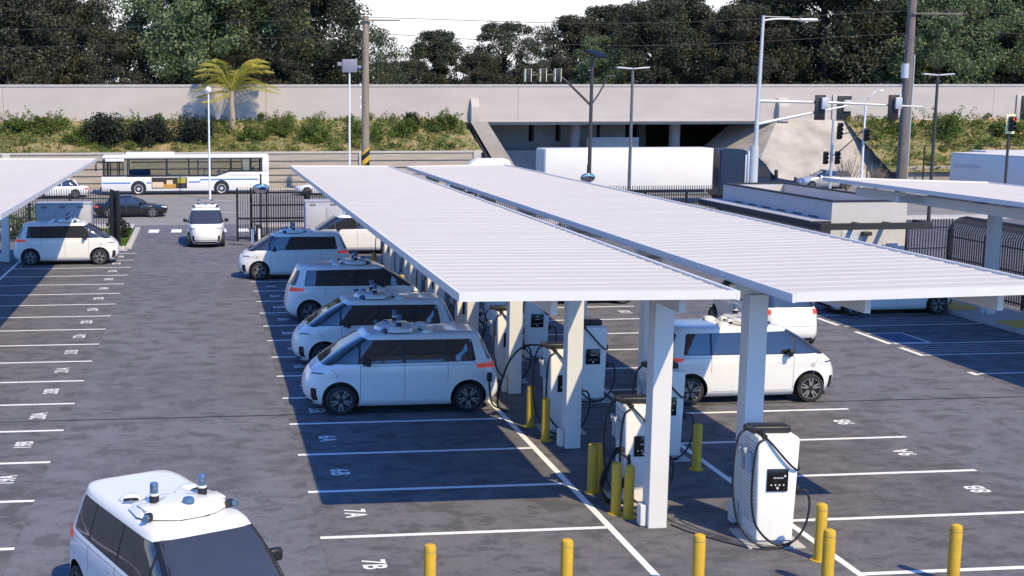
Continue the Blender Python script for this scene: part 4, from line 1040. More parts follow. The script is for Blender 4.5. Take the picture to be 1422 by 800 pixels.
def truck():
    x0, y0 = 24.6, 90.95
    root = thing('semi_trailer', 'long plain white box trailer crossing behind the canopies', 'trailer', (x0, y0, 0))
    b = MB(); b.box(.05, 12.6, 0, 2.55, 1.1, 4.10, .03, seg=2); b.build('box', M['trailer'], root, 30)
    sm_ = MB(); sm_.box(.1, 12.55, -.012, .01, 1.1, 1.2); sm_.build('side_rail', M['galv'], root)
    d = MB()
    for yy in (.1, 1.31): d.box(-.0, .045, yy, yy + 1.14, 1.2, 4.0, .01)
    dd = d.build('rear_door', M['trailer'], root); k = MB()
    for yy in (.45, .95, 1.6, 2.1): k.cyl((-.03, yy, 1.25), (-.03, yy, 3.95), .025, n=6)
    k.build('lock_rod', M['galv'], dd)
    ch = MB(); ch.box(.3, 12.2, .4, 2.15, .85, 1.09); ch.box(.2, .4, .1, 2.4, .5, .6); ch.build('chassis', M['black'], root)
    for wx in (1.2, 2.5):
        for s_, yy in ((-1, .2), (1, 2.35)): make_wheel(root, wx, yy, s_, r=.5, wd=.4)
    t = thing('truck_tractor', 'dark navy sleeper truck tractor pulling the white trailer', 'truck', (37.75, 90.95, 0))
    c = MB()
    prof = [(0, .6), (6.2, .6), (6.35, .9), (6.3, 1.35), (6.0, 1.62), (4.6, 1.85), (4.15, 1.95), (3.5, 2.95), (2.9, 3.45), (1.9, 3.95), (1.6, 4.02), (0, 4.02)]
    Q = Matrix(((1, 0, 0, 0), (0, 0, 1, 0), (0, 1, 0, 0), (0, 0, 0, 1)))
    c.prism(prof, .08, 2.47, Q); bmesh.ops.bevel(c.bm, geom=list(c.bm.edges), offset=.10, segments=3, affect='EDGES'); c.build('cab', M['navy'], t, 30)
    wn = MB(); wn.prism(rounded([(2.5, 2.0), (3.9, 2.0), (3.45, 2.75), (2.5, 2.75)], .06), .045, .077, Q); wn.build('side_window', M['glass'], t)
    ws = MB(); ws.face([(4.2, .35, 1.98), (4.2, 2.2, 1.98), (3.62, 2.1, 2.86), (3.62, .45, 2.86)]); 
    bmesh.ops.translate(ws.bm, verts=ws.bm.verts, vec=(.05, 0, .03)); ws.build('windshield', M['glass'], t)
    sm = MB(); sm.box(1.9, 2.05, .0, .07, .9, 3.6, .02); sm.build('fairing_seam', M['galv'], t)
    mm = MB(); mm.box(4.1, 4.3, -.35, -.1, 1.75, 2.5, .04); mm.build('side_mirror', M['black'], t); fm = MB(); fm.box(5.7, 5.85, -.1, .05, 1.62, 1.95, .03); fm.build('hood_mirror', M['black'], t)
    for wx in (.9, 5.2):
        for s_, yy in ((-1, .22), (1, 2.33)): make_wheel(t, wx, yy, s_, r=.5, wd=.35)
truck()
def parked_trailer():
    root = thing('semi_trailer', 'white trailer seen from its shaded side beyond the right fence', 'trailer', (56.4, 92.3, 0), math.radians(-78))
    b = MB(); b.box(0, 12.5, 0, 2.5, 1.0, 3.55, .04); b.build('box', M['trailer'], root, 30)
    tr = MB(); tr.box(-.01, 12.51, -.02, 2.52, 3.552, 3.62); tr.build('top_rail', M['trailer'], root)
    s_ = MB(); s_.box(.4, 2.8, -.04, -.004, 2.55, 2.75); s_.build('side_marking', M['galv'], root)
    ch = MB(); ch.box(.3, 12, .3, 2.2, .7, .99); ch.build('chassis', M['black'], root)
    for wx in (1.3, 10.5):
        for sg, yy in ((-1, .2), (1, 2.3)): make_wheel(root, wx, yy, sg, r=.48, wd=.35)
parked_trailer()
bt = thing('box_truck', 'grey box truck body cut by the right frame edge', 'truck', (68.0, 106.0, 0))
b = MB(); b.box(0, 6, 0, 2.4, .9, 3.1, .05); b.build('box', M['bldblue'], bt); 
b = MB(); b.box(6.05, 7.9, .1, 2.3, .5, 2.4, .15, seg=3); b.build('cab', M['buswhite'], bt)
for wx in (1.2, 6.9):
    for sg, yy in ((-1, .2), (1, 2.2)): make_wheel(bt, wx, yy, sg, r=.45, wd=.3)

# ------------------------------------------------------------------ retaining wall, bank, overpass
def retaining_wall():
    root = thing('retaining_wall', 'tan timber-lagged retaining wall with pale concrete piers behind the bus', 'wall', (-60, 111, 0))
    h = 3.05; x1 = 24.2 + 60
    w_ = MB()
    for k in range(5): w_.box(0, x1, .05, .35, k * .60, k * .60 + .575, .02)
    w_.build('lagging', M['lag'], root, 20)
    c = MB(); c.box(-.2, x1 + .2, -.02, .45, h - .04, h + .14, .03); c.build('coping', M['conc'], root)
    x = 3.9 + .0
    for px in [3.75 + 60 - 10.1 * k for k in range(-2, 7)]:
        if px < x1:
            p = MB(); p.box(px - .33, px + .33, -.12, .04, 0, h + .1, .03); p.build('pier', M['kerb'], root, 20)
    r = MB()
    for k in (1, 2, 3, 4): r.box(0, x1, .0, .055, k * .60 - .03, k * .60 + .002)
    r.build('joint_strip', M['crack'], root)
retaining_wall()
def bank(name, xs, y0, y1, z0f, z1f, m, amp=.25, seed=1):
    rnd = random.Random(seed); nx, ny = 120, 14; V, F = [], []
    for j in range(ny + 1):
        for i in range(nx + 1):
            x = xs[0] + (xs[1] - xs[0]) * i / nx; t = j / ny; y = y0 + (y1 - y0) * t
            e = min(1, 6 * t, 6 * (1 - t))
            V.append((x, y, z0f + (z1f - z0f) * t + e * (rnd.uniform(-amp, amp) * .4 + amp * .6 * math.sin(x * .9 + j) * math.cos(x * .33))))
    for j in range(ny):
        for i in range(nx): k = j * (nx + 1) + i; F.append((k, k + 1, k + nx + 2, k + nx + 1))
    o = pydata(name, V, F, M[m]); o.data.polygons.foreach_set('use_smooth', [True] * len(F)); return tag(o, kind='structure')
bank('bank', (-62, 24.6), 111.5, 121.6, 3.0, 5.9, 'bank', .28, 1)
bank('bank', (62.5, 175), 111.5, 121.6, 1.0, 5.9, 'bank', .28, 2)
hill = MB(); hill.face([(-300, 150.9, 5.2), (400, 150.9, 5.2), (400, 300, 6.5), (-300, 300, 6.5)]); hill.face([(-300, 150.9, -.1), (400, 150.9, -.1), (400, 150.9, 5.2), (-300, 150.9, 5.2)]) 
struct('hill', hill, M['earth'])
def overpass():
    root = thing('overpass', 'long pale concrete overpass with plain parapet spanning the whole view', 'bridge', (0, 121, 0))
    z0, z1 = 5.62, 9.02; d = MB()
    segs = [(-90 + 24.0 * k, -90 + 24.0 * (k + 1)) for k in range(12)]
    for a, b_ in segs: d.box(a + .012, b_ - .012, 0, .45, z0 + .002, z1 - .22)
    d.build('parapet', M['bridge'], root, 20)
    c = MB(); c.box(-90, 198, -.06, .50, z1 - .218, z1, .02); c.build('coping', M['bridge_dark'], root, 20)
    k = MB(); k.box(-90, 198, .452, 30, 5.2, 6.3); k.box(-90, 198, 29.6, 30.0, 6.302, 8.9); k.build('deck', M['bridge'], root)
    e = MB(); e.box(-90, 198, -.10, .451, z0 - .16, z0, .02); e.build('girder_edge', M['bridge_dark'], root)
    for x, w_ in ((25.75, .75), (56.2, 1.05)):
        f = MB(); f.prism(rounded([(-.62, z0 - .2), (-.62, z0 + 1.3), (-.3, z0 + 2.0), (-.002, z0 + 2.1), (-.002, z0 - .2)], .05), x - w_ / 2, x + w_ / 2, Matrix(((0, 0, 1, 0), (1, 0, 0, 0), (0, 1, 0, 0), (0, 0, 0, 1)))); f.build('buttress', M['bridge'], root, 20)
    for x in (36.8, 47.0):
        for yy in (4.0, 14.0, 23.0):
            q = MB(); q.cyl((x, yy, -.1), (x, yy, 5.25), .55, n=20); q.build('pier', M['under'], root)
    for x in (62.2, 81.3):   # dark sign boxes hung on the parapet
        q = MB(); q.box(x - .9, x + .9, -.16, -.003, 5.75 - .2, 8.0, .02); q.mi = 1; q.box(x - .45, x + .95, -.28, -.161, 5.6, 7.9, .03); q.mi = 0; q.box(x + .1, x + .85, -.5, -.29, 6.4, 7.5, .05); q.build('sign_box', [M['kerb'], M['sigblack']], root)
overpass()
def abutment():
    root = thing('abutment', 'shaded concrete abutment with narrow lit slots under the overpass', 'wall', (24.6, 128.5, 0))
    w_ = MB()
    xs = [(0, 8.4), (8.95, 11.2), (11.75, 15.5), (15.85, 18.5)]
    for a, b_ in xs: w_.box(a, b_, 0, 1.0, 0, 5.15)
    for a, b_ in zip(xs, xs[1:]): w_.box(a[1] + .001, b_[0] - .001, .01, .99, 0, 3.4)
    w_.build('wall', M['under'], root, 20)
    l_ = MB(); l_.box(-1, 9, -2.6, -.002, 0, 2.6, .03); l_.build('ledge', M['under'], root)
abutment()
ww = thing('wing_strut', 'slanted concrete wing strut running down from the overpass to the street', 'wall', (25.6, 118.5, 0))
q = MB(); q.prism([(-.9, 5.55), (.65, 5.55), (4.3, .0), (2.5, .0)], 0, 1.1, Matrix(((1, 0, 0, 0), (0, 0, -1, 0), (0, 1, 0, 0), (0, 0, 0, 1)))); q.build('strut', M['slope'], ww, 20)
q = MB(); q.prism([(-1.0, 5.4), (-.92, 5.4), (2.2, .2), (1.6, .2)], .1, .9, Matrix(((1, 0, 0, 0), (0, 0, -1, 0), (0, 1, 0, 0), (0, 0, 0, 1)))); q.build('edge_shade_strip', M['fascia'], ww, 20)  # near-black strip standing in for the shade along the strut's left edge
lw = thing('low_parapet_wall', 'pale low wall standing in the shade of the underpass', 'wall', (37.6, 123.4, 0))
q = MB(); q.box(0, 5.2, 0, .4, 0, 3.9, .03); q.build('wall', M['conc'], lw); 
sp = MB()
A = [(50.0, 113.5, .02), (64.8, 113.5, .02), (68.5, 120.7, 4.9), (61.0, 120.9, 5.6), (55.8, 120.95, 5.6), (53.6, 127, 5.1), (47.5, 127, .02)]
for t in ((0, 1, 3), (1, 2, 3), (0, 3, 4), (0, 4, 5), (0, 5, 6)): sp.face([A[i] for i in t])
bmesh.ops.remove_doubles(sp.bm, verts=sp.bm.verts, dist=.001)
struct('slope_paving', sp, M['slope'], sharp=8)
# ground cover on the banks: one object, nobody could count it
V, F = [], []
for sx0, sx1, zf, n in ((-60, 24.4, 3.0, 5200), (62.5, 120, 1.0, 3600)):
    for _ in range(n):
        x = random.uniform(sx0, sx1); t = random.random(); y = 111.7 + 9.6 * t; z = zf + (5.9 - zf) * t
        if math.sin(x * .7) + math.sin(x * 1.9 + y) + random.uniform(-1, 1) < .2: continue
        leaf_quads(V, F, (x, y, z + .12), random.uniform(.2, .5), 7, .13, .6)
tag(pydata('bank_weeds', V, F, M['grassleaf']), 'green weeds scattered over the dry bank below the overpass', 'ground cover', kind='stuff')
V, F = [], []
for sx0, sx1, zf, n in ((-60, 24.4, 3.0, 1500), (62.5, 120, 1.0, 1100)):
    for _ in range(n):
        x = random.uniform(sx0, sx1); t = random.random() ** 1.2; y = 111.7 + 9.6 * t; z = zf + (5.9 - zf) * t
        leaf_quads(V, F, (x, y, z + .1), random.uniform(.2, .5), 6, .12, .5)
tag(pydata('dry_grass', V, F, M['dry']), 'straw-coloured dry grass on the bank below the overpass', 'ground cover', kind='stuff')

V, F = [], []
for sx0, sx1, zf, n in ((-60, 24.0, 3.0, 210), (63.5, 120, 1.0, 170)):
    for _ in range(n):
        x = random.uniform(sx0, sx1); t = random.uniform(.05, .97); y = 111.7 + 9.4 * t; z = zf + (5.9 - zf) * t
        leaf_quads(V, F, (x, y, z + .3), random.uniform(.35, .85), 130, .09, .8)
tag(pydata('bank_scrub', V, F, M['shrub']), 'low green scrub scattered over the bank below the overpass', 'ground cover', kind='stuff')
def shrub(label, x, y, z, r, m, n=1600, leaf=.10, tall=.9, group='shrubs on the bank'):
    root = thing('shrub', label, 'shrub', (x, y, z), group=group); V, F = [], []
    wide = 1.0 if m == 'shrubdark' else 1.35; nc = 16
    for _ in range(nc):
        a = random.uniform(0, 2 * PI); rr = r * .72 * wide * random.random() ** .6; q_ = 1 - .55 * rr / (r * wide)
        leaf_quads(V, F, (rr * math.cos(a), rr * math.sin(a) * .8, r * random.uniform(.2, 1.45) * tall * q_), r * (random.uniform(.20, .48) if wide > 1 else random.uniform(.34, .60)), n // nc, leaf, random.uniform(.7, 1.2), .15)
    for _ in range(10 if wide > 1 else 4):
        a = random.uniform(0, 2 * PI); e = Vector((math.cos(a) * r * random.uniform(.3, 1.0) * wide, math.sin(a) * r * .6, r * random.uniform(.9, 1.75) * tall))
        for k in range(4): leaf_quads(V, F, e * (.7 + .1 * k), r * .10, 9, leaf * .9, 1.0)
    pydata('foliage', V, F, M[m], root)
    s_ = MB()
    for k in range(5): s_.tube([(0, 0, -.2), (random.uniform(-.4, .4) * r, random.uniform(-.4, .4) * r, r * .9)], [.05, .02], 5)
    s_.build('stem', M['trunk'], root)
def zb(y, right=False): z0 = 1.0 if right else 3.0; return z0 + (5.9 - z0) * (y - 111.5) / 10.1
for x, r, lab in ((-8.7, 2.0, 'left of the three dark round shrubs above the bus'), (-4.7, 1.95, 'middle one of the three dark round shrubs above the bus'), (-.9, 1.9, 'dark round shrub just left of the palm trunk')):
    shrub(lab, x, 114.6, zb(114.6) - .3, r, 'shrubdark', 6500, .11, 1.0)
for x, y, r, m, lab in ((-13.5, 118, 1.3, 'shrub', 'bright green shrub at the far left of the bank'), (-11.0, 114.5, 1.0, 'shrub', 'green shrub left of the dark round shrubs'), (-16.4, 118, 1.1, 'shrub', 'green shrub on the bank at the left frame edge'),
        (4.6, 115, 1.1, 'shrub', 'green shrub just right of the palm trunk'), (7.2, 117, 1.2, 'shrub', 'low green shrub between palm and white sign pole'), (9.8, 115, 1.2, 'shrub', 'green shrub directly left of the white sign pole'),
        (14.6, 115.2, 1.35, 'shrub', 'broad green shrub right of the striped wooden pole'), (18.2, 116.5, 1.2, 'shrub', 'green shrub midway between wooden pole and wing strut'), (22.3, 117.5, 1.3, 'shrub', 'green shrub at the top of the bank by the wing strut'), (19.3, 118.8, .9, 'shrubdark', 'small dark plant poking above the bank edge')):
    shrub(lab, x, y, zb(y) - .3, r * 1.25, m, 2600, .10)
for x, y, r, lab in ((66.8, 118.2, 1.3, 'green shrub right of the concrete slope by the hanging sign'), (71.0, 117.6, 1.8, 'dark green shrub left of the grey wooden utility pole'), (77.5, 117.5, 1.2, 'green shrub right of the grey wooden utility pole'), (81.6, 117.8, 1.5, 'rounded green shrub right of the dark lamp post'),
        (90.0, 117.8, 1.9, 'tall green shrub at the right end of the bank'), (95.0, 117.4, 1.3, 'low green shrub by the red traffic light')):
    shrub(lab, x, y, zb(y, True) - .2, r * 1.2, 'shrub', 2600, .11)

# ------------------------------------------------------------------ palm
def palm():
    root = thing('palm_tree', 'sunlit yellow-green palm tree before the overpass wall', 'palm', (2.75, 118.3, 4.5))
    t = MB(); t.tube(catmull([(0, 0, -.3), (.05, 0, 1.2), (.0, 0, 2.6), (.05, 0, 3.6)], 6), [.30 - .0075 * i for i in range(19)], 12); t.build('trunk', M['palmtrunk'], root)
    V, F = [], []
    st = MB()
    fr = [(-2.6, .3, 1.7, 3.1), (-1.9, -.5, 2.2, 3.0), (-1.1, .4, 2.8, 3.0), (-.3, -.4, 3.1, 2.9), (.6, .3, 3.2, 3.1), (1.3, -.4, 3.0, 3.3), (1.9, .4, 2.6, 3.4), (2.4, -.3, 2.1, 3.4), (1.6, .9, 2.6, 3.2), (.9, -.9, 2.7, 3.0), (-2.7, -.2, .7, 3.2), (-2.4, .5, -.3, 3.0), (-1.5, -.6, -1.0, 2.7), (3.1, .1, .9, 3.9), (3.0, -.4, .3, 3.8), (2.0, .8, 1.4, 3.1), (-1.6, .9, 1.4, 2.9), (.4, 1.1, 2.2, 2.8)]
    for dx, dy, up, ln in fr:
        hd = Vector((dx, dy, 0)).normalized() if abs(dx) + abs(dy) > 0 else Vector((1, 0, 0)); p0 = Vector((.05, 0, 3.55))
        pts = [p0, p0 + hd * ln * .35 + Vector((0, 0, up * .62 + .25)), p0 + hd * ln * .72 + Vector((0, 0, up * (.86 if up > 1.4 else .72))), p0 + hd * ln * (.92 if up > 2.5 else 1.0) + Vector((0, 0, up * (.92 if up > 1.4 else .5) - .30))]
        C = catmull(pts, 9); st.tube(C, [.045 - .0012 * i for i in range(len(C))], 5)
        side = Vector((-hd.y, hd.x, 0))
        for i in range(3, len(C)):
            f = i / len(C); ll = 1.05 * math.sin(PI * min(1, .22 + .72 * f)) 
            tang = (C[i] - C[i - 1]).normalized()
            for s_ in (1, -1):
                for q in (0, .5):
                    b0 = C[i - 1].lerp(C[i], q); dirn = (side * s_ * .75 + tang * .55 + Vector((0, 0, -.28 + random.uniform(-.15, .15)))).normalized()
                    e = b0 + dirn * ll * random.uniform(.85, 1.1); k = len(V); wv = tang * .024
                    V += [b0 - wv, b0 + wv, b0.lerp(e, .6) + wv * .7, e, b0.lerp(e, .6) - wv * .7]; F.append((k, k + 1, k + 2, k + 3, k + 4))
    st.build('frond_stem', M['frond'], root)
    pydata('fronds', V, F, M['frond'], root); root.scale = (1.12, 1.12, 1.08)
palm()

# ------------------------------------------------------------------ poles, signals, lamps, wires
def wood_pole(label, x, y, h, r, m, stripes=False, arms=()):
    root = thing('utility_pole', label, 'utility pole', (x, y, 0)); p = MB(); p.cyl((0, 0, -.2), (0, 0, h), r, r * .72, 14); p.build('pole', M[m], root, 40)
    if stripes:
        for k in range(6):
            s_ = MB(); zz = 1.25 + k * .42; n = 18
            lo = [s_.bm.verts.new(((r + .012) * math.cos(2 * PI * i / n), (r + .012) * math.sin(2 * PI * i / n), zz + .28 * math.cos(2 * PI * i / n))) for i in range(n)]
            hi = [s_.bm.verts.new(((r + .012) * math.cos(2 * PI * i / n), (r + .012) * math.sin(2 * PI * i / n), zz + .208 + .28 * math.cos(2 * PI * i / n))) for i in range(n)]
            for i in range(n): s_.bm.faces.new((lo[i], lo[(i + 1) % n], hi[(i + 1) % n], hi[i]))
            s_.build('warning_stripe', M['yellow'] if k % 2 == 0 else M['black'], root, 40)
            s2 = MB(); lo = [s2.bm.verts.new(((r + .012) * math.cos(2 * PI * i / n), (r + .012) * math.sin(2 * PI * i / n), zz + .21 + .28 * math.cos(2 * PI * i / n))) for i in range(n)]
            hi = [s2.bm.verts.new(((r + .012) * math.cos(2 * PI * i / n), (r + .012) * math.sin(2 * PI * i / n), zz + .418 + .28 * math.cos(2 * PI * i / n))) for i in range(n)]
            for i in range(n): s2.bm.faces.new((lo[i], lo[(i + 1) % n], hi[(i + 1) % n], hi[i]))
            s2.build('warning_stripe', M['black'] if k % 2 == 0 else M['yellow'], root, 40)
    for (z, x0, x1, dy) in arms:
        a = MB(); a.box(x0, x1, -.06 - r, .06 - r, z, z + .12); a.build('crossarm', M[m], root, 20)
    for z in (h * .55, h * .62, h * .5):
        i_ = MB(); i_.lathe([(.07, 0), (.09, .08), (.06, .2)], T(-r - .08, 0, z), 8); i_.build('insulator', M['whitepole'], root)
    return root
wood_pole('tall brown wooden pole wrapped in yellow and black hazard stripes', 12.7, 100, 14.0, .33, 'wood', True, ((13.6, -.1, 2.6, 0),))
up = wood_pole('thick grey leaning utility pole at the right with hardware on it', 54.1, 95, 15.6, .42, 'woodgrey', False, ((14.0, -.2, 4.2, 0),))
up.rotation_euler = (0, 0, 0)
q = MB(); q.cyl((-.5, -.45, 9.2), (-.5, -.45, 10.3), .28, n=14); q.build('transformer', M['galv'], up); q = MB(); q.cyl((.46, 0, .0), (.46, 0, 11.0), .05, n=8); q.build('conduit', M['galv'], up)
sg = thing('speed_sign', 'slim white pole carrying a square grey sign box beside the wooden pole', 'sign', (11.45, 100, 0))
q = MB(); q.cyl((0, 0, 0), (0, 0, 10.1), .085, .07, 10); q.build('pole', M['whitepole'], sg); q = MB(); q.box(-.58, .58, -.18, .05, 9.72, 10.72, .03); q.box(-.95, -.6, -.1, 0, 10.2, 10.5, .03); q.box(.6, .9, -.1, 0, 10.0, 10.25, .03); q.build('sign_box', M['signgrey'], sg)
gl = thing('globe_lamp', 'slim white lamp post with a small white globe left of the palm', 'street lamp', (.56, 100, 0))
q = MB(); q.cyl((0, 0, 0), (0, 0, 8.2), .09, .06, 10); q.build('pole', M['whitepole'], gl); q = MB(); q.lathe([(.05, 0), (.2, .08), (.25, .25), (.18, .42), (.03, .5)], T(0, 0, 8.15), 16); q.build('globe', M['whitepole'], gl)

def signal_head(root, x, y, z, face=-1, back=True, red=False, name='signal_head'):
    h = MB(); h.box(-.17, .17, -.12, .12, -.52, .52, .03)
    for k in (-1, 0, 1): h.lathe([(.13, 0), (.14, .2), (.12, .2), (.11, .02)], T(0, face * .12, k * .32) @ RX(-face * PI / 2), 14)
    o = h.build(name, M['sigblack'], root); o.location = (x, y, z)
    if back:
        b_ = MB(); b_.box(-.33, .33, -face * .13, -face * .15, -.68, .68); b_.build('backplate', M['sigyellow'], o)
    if red:
        l_ = MB(); l_.lathe([(.115, 0), (.10, .02)], T(0, face * .13, .32) @ RX(-face * PI / 2), 14); l_.build('red_lens', M['redlamp'], o)
ma = thing('signal_mast', 'dark signal mast with a long upswept arm, three heads and a solar panel on top', 'traffic light', (22.1, 72, 0))
q = MB(); q.cyl((0, 0, 0), (0, 0, 10.0), .12, .09, 12); q.build('pole', M['darkpole'], ma)
q = MB(); q.tube(catmull([(0, 0, 7.3), (-.9, 0, 8.15), (-1.7, 0, 8.85), (-2.2, 0, 9.02), (-3.75, 0, 9.02)], 6), .065, 8); q.build('mast_arm', M['darkpole'], ma)
q = MB(); q.tube([(0, 0, 7.35), (.45, 0, 8.0), (.95, 0, 8.95)], .045, 8); q.box(.75, 1.35, -.12, .12, 8.92, 9.0, .02); q.build('lamp_arm', M['darkpole'], ma)
q = MB(); q.box(-.55, .55, -.45, .45, -.03, .03, .01, T(.25, 0, 10.2) @ RZ(.5) @ RX(math.radians(28))); q.build('solar_panel', M['solar'], ma)
for x in (-3.72, -2.85, -2.0): 
    h = MB(); h.box(-.15, .15, -.12, .12, -.38, .38, .02); o = h.build('signal_head', M['sigblack'], ma); o.location = (x, 0, 9.02)
    b_ = MB(); b_.box(.151, .185, -.16, .16, -.36, .36); b_.box(-.185, -.151, -.16, .16, -.36, .36); b_.build('backplate', M['sigyellow'], o)
def twin_lamp(label, x, y, h, m):
    r = thing('lot_lamp', label, 'street lamp', (x, y, 0)); q = MB(); q.cyl((0, 0, 0), (0, 0, h), .11, .08, 10); q.build('pole', M[m], r)
    for s_ in (1, -1):
        a = MB(); a.box(.02 if s_ > 0 else -1.0, 1.0 if s_ > 0 else -.02, -.16, .16, h - .02, h + .07, .02, T(0, 0, h) @ RY(-s_ * .08) @ T(0, 0, -h)); a.build('lamp_head', M['galv'], r)
twin_lamp('grey lot lamp with two flat heads rising before the white trailer', 25.5, 75, 9.42, 'greypole')
twin_lamp('dark lot lamp with two flat heads near the right edge', 44.65, 75, 9.05, 'darkpole')
tm = thing('signal_mast', 'tall pale galvanised mast with a street lamp arm and two long signal arms', 'traffic light', (34.55, 78, 0.12))
q = MB(); q.cyl((0, 0, -.12), (.20, 0, 12.65), .175, .09, 14); q.cyl((0, 0, 0), (0, 0, 4.6), .30, .28, 12); q.build('pole', M['mastgrey'], tm)
q = MB(); q.tube(catmull([(.2, 0, 12.35), (1.1, 0, 12.45), (2.7, 0, 12.42)], 5), .055, 8); q.tube([(.2, 0, 12.6), (1.9, 0, 12.55)], .03, 6); q.build('lamp_arm', M['mastgrey'], tm)
q = MB(); q.box(2.5, 3.7, -.17, .17, 12.3, 12.5, .08, seg=3); q.build('lamp_head', M['mastgrey'], tm)
q = MB(); q.tube([(.1, 0, 7.42), (5.1, 0, 7.3), (11.0, 0, 7.03)], [.10, .08, .05], 8); q.build('mast_arm', M['mastgrey'], tm)
q = MB(); q.tube([(.1, 0, 5.98), (2.8, 0, 6.5), (5.95, 0, 7.1)], [.11, .09, .06], 8); q.build('mast_arm', M['mastgrey'], tm)
q = MB(); q.box(-.42, -.30, -.1, .1, 1.6, 4.3, .02); q.build('control_box', M['galv'], tm)
for x in (4.1, 8.95):
    h = MB(); h.box(-.34, .34, -.06, .06, -.78, .78, .03); h.mi = 1; h.box(-.02, .42, -.32, -.07, -.1, .62, .04); o = h.build('signal_head', [M['sigblack'], M['galv']], tm); o.location = (x, -.16, 7.0)
s1 = thing('signal_post', 'grey signal post with four dark heads in front of the concrete slope', 'traffic light', (50.85, 100, 0))
q = MB(); q.cyl((0, 0, 0), (0, 0, 6.0), .12, .10, 10); q.build('pole', M['galv'], s1); q = MB(); q.tube([(0, 0, 3.0), (.9, 0, 3.6), (2.6, .2, 5.0)], .05, 6); q.build('bracket', M['darkpole'], s1)
for x, z in ((-.5, 2.9), (.5, 2.9), (.55, 4.9), (.6, 5.2)): signal_head(s1, x, 0, z, -1, False)
s2 = thing('signal_post', 'white signal post with a curved lamp arm and a single dark head', 'traffic light', (53.5, 100, 0))
q = MB(); q.cyl((0, 0, 0), (0, 0, 7.1), .11, .08, 10); q.build('pole', M['whitepole'], s2); q = MB(); q.tube(catmull([(0, 0, 6.9), (.25, 0, 7.7), (.7, 0, 8.15), (1.1, 0, 8.3)], 5), .04, 6); q.build('lamp_arm', M['whitepole'], s2)
q = MB(); q.box(1.0, 1.45, -.12, .12, 8.22, 8.36, .04); q.build('lamp_head', M['whitepole'], s2); q = MB(); q.tube([(0, 0, 4.95), (-1.2, 0, 4.95), (-2.1, 0, 4.7)], .04, 6); q.build('bracket', M['darkpole'], s2)
signal_head(s2, .1, -.25, 4.75, -1, False)
s3 = thing('signal_post', 'dark traffic light showing red at the right edge', 'traffic light', (56.25, 85, 0))
q = MB(); q.cyl((0, .2, 0), (0, .2, 6.4), .09, n=8); q.build('pole', M['darkpole'], s3); signal_head(s3, 0, -.05, 5.9, -1, True, True)
def wire(pts_, label):
    w_ = MB(); w_.tube(catmull(pts_, 10), .022, 5); tag(w_.build('power_line', M['wire'], None, 60), label, 'wire', 'overhead wires')
wire([(-60, 96, 13.6), (-20, 98.5, 12.7), (12.8, 100, 13.9)], 'thin overhead wire left of the wooden pole'); wire([(-60, 97, 12.2), (-20, 98.5, 11.4), (12.8, 100, 12.6)], 'lower overhead wire left of the wooden pole')
wire([(12.8, 100, 13.9), (33, 97.5, 13.4), (54, 95, 14.3)], 'upper overhead wire between the two wooden poles'); wire([(12.9, 100, 12.7), (33, 97.5, 11.7), (54, 95, 12.6)], 'lower overhead wire between the two wooden poles')
for k, zz in enumerate((14.4, 13.8, 12.9)): wire([(54, 95, zz), (75, 92, zz - .7), (110, 88, zz + .2)], ('topmost', 'middle', 'lowest')[k] + ' overhead wire at the right edge')
def bare_bush(label, x, y, r):
    root = thing('bare_bush', label, 'shrub', (x, y, 0), group='leafless bushes along the street'); t = MB()
    for k in range(34):
        a = random.uniform(0, 2 * PI); e = Vector((math.cos(a) * r * random.uniform(.2, 1), math.sin(a) * r * .6, r * random.uniform(.8, 1.9)))
        t.tube([(0, 0, 0), e * .5 + Vector((random.uniform(-.1, .1), 0, .1)), e], [.03, .018, .008], 4)
        for q_ in range(2): t.tube([e * .6, e * .6 + Vector((random.uniform(-.4, .4), 0, random.uniform(.2, .6))) * r], [.014, .006], 4)
    t.build('twigs', M['twig'], root, 60)
    V, F = [], []
    for k in range(12): leaf_quads(V, F, (random.uniform(-r, r) * .8, random.uniform(-.4, .4), r * random.uniform(.5, 1.7)), .35, 14, .06)
    pydata('dry_leaves', V, F, M['dry'], root)
bare_bush('leafless bush in front of the concrete slope', 47.0, 106, 1.5); bare_bush('leafless bush before the silver car', 53.6, 102.5, 1.9); bare_bush('leafless bush right of the signal posts', 56.4, 103, 1.3)
fence_run('mesh_fence', 'tall dark wire fence with thin posts below the right bank', [(60, 111.2), (130, 111.2)], h=3.6, rail=(1.7, 3.35), step=70, post=5.2, group='street fences')
rt = thing('retaining_wall', 'low tan wall under the right bank behind the wire fence', 'wall', (64, 111.9, 0)); q = MB(); q.box(0, 100, 0, .3, 0, 1.35, .02); q.build('lagging', M['lag'], rt); q = MB(); q.box(-.1, 100, -.05, .35, 1.352, 1.45); q.build('coping', M['conc'], rt)

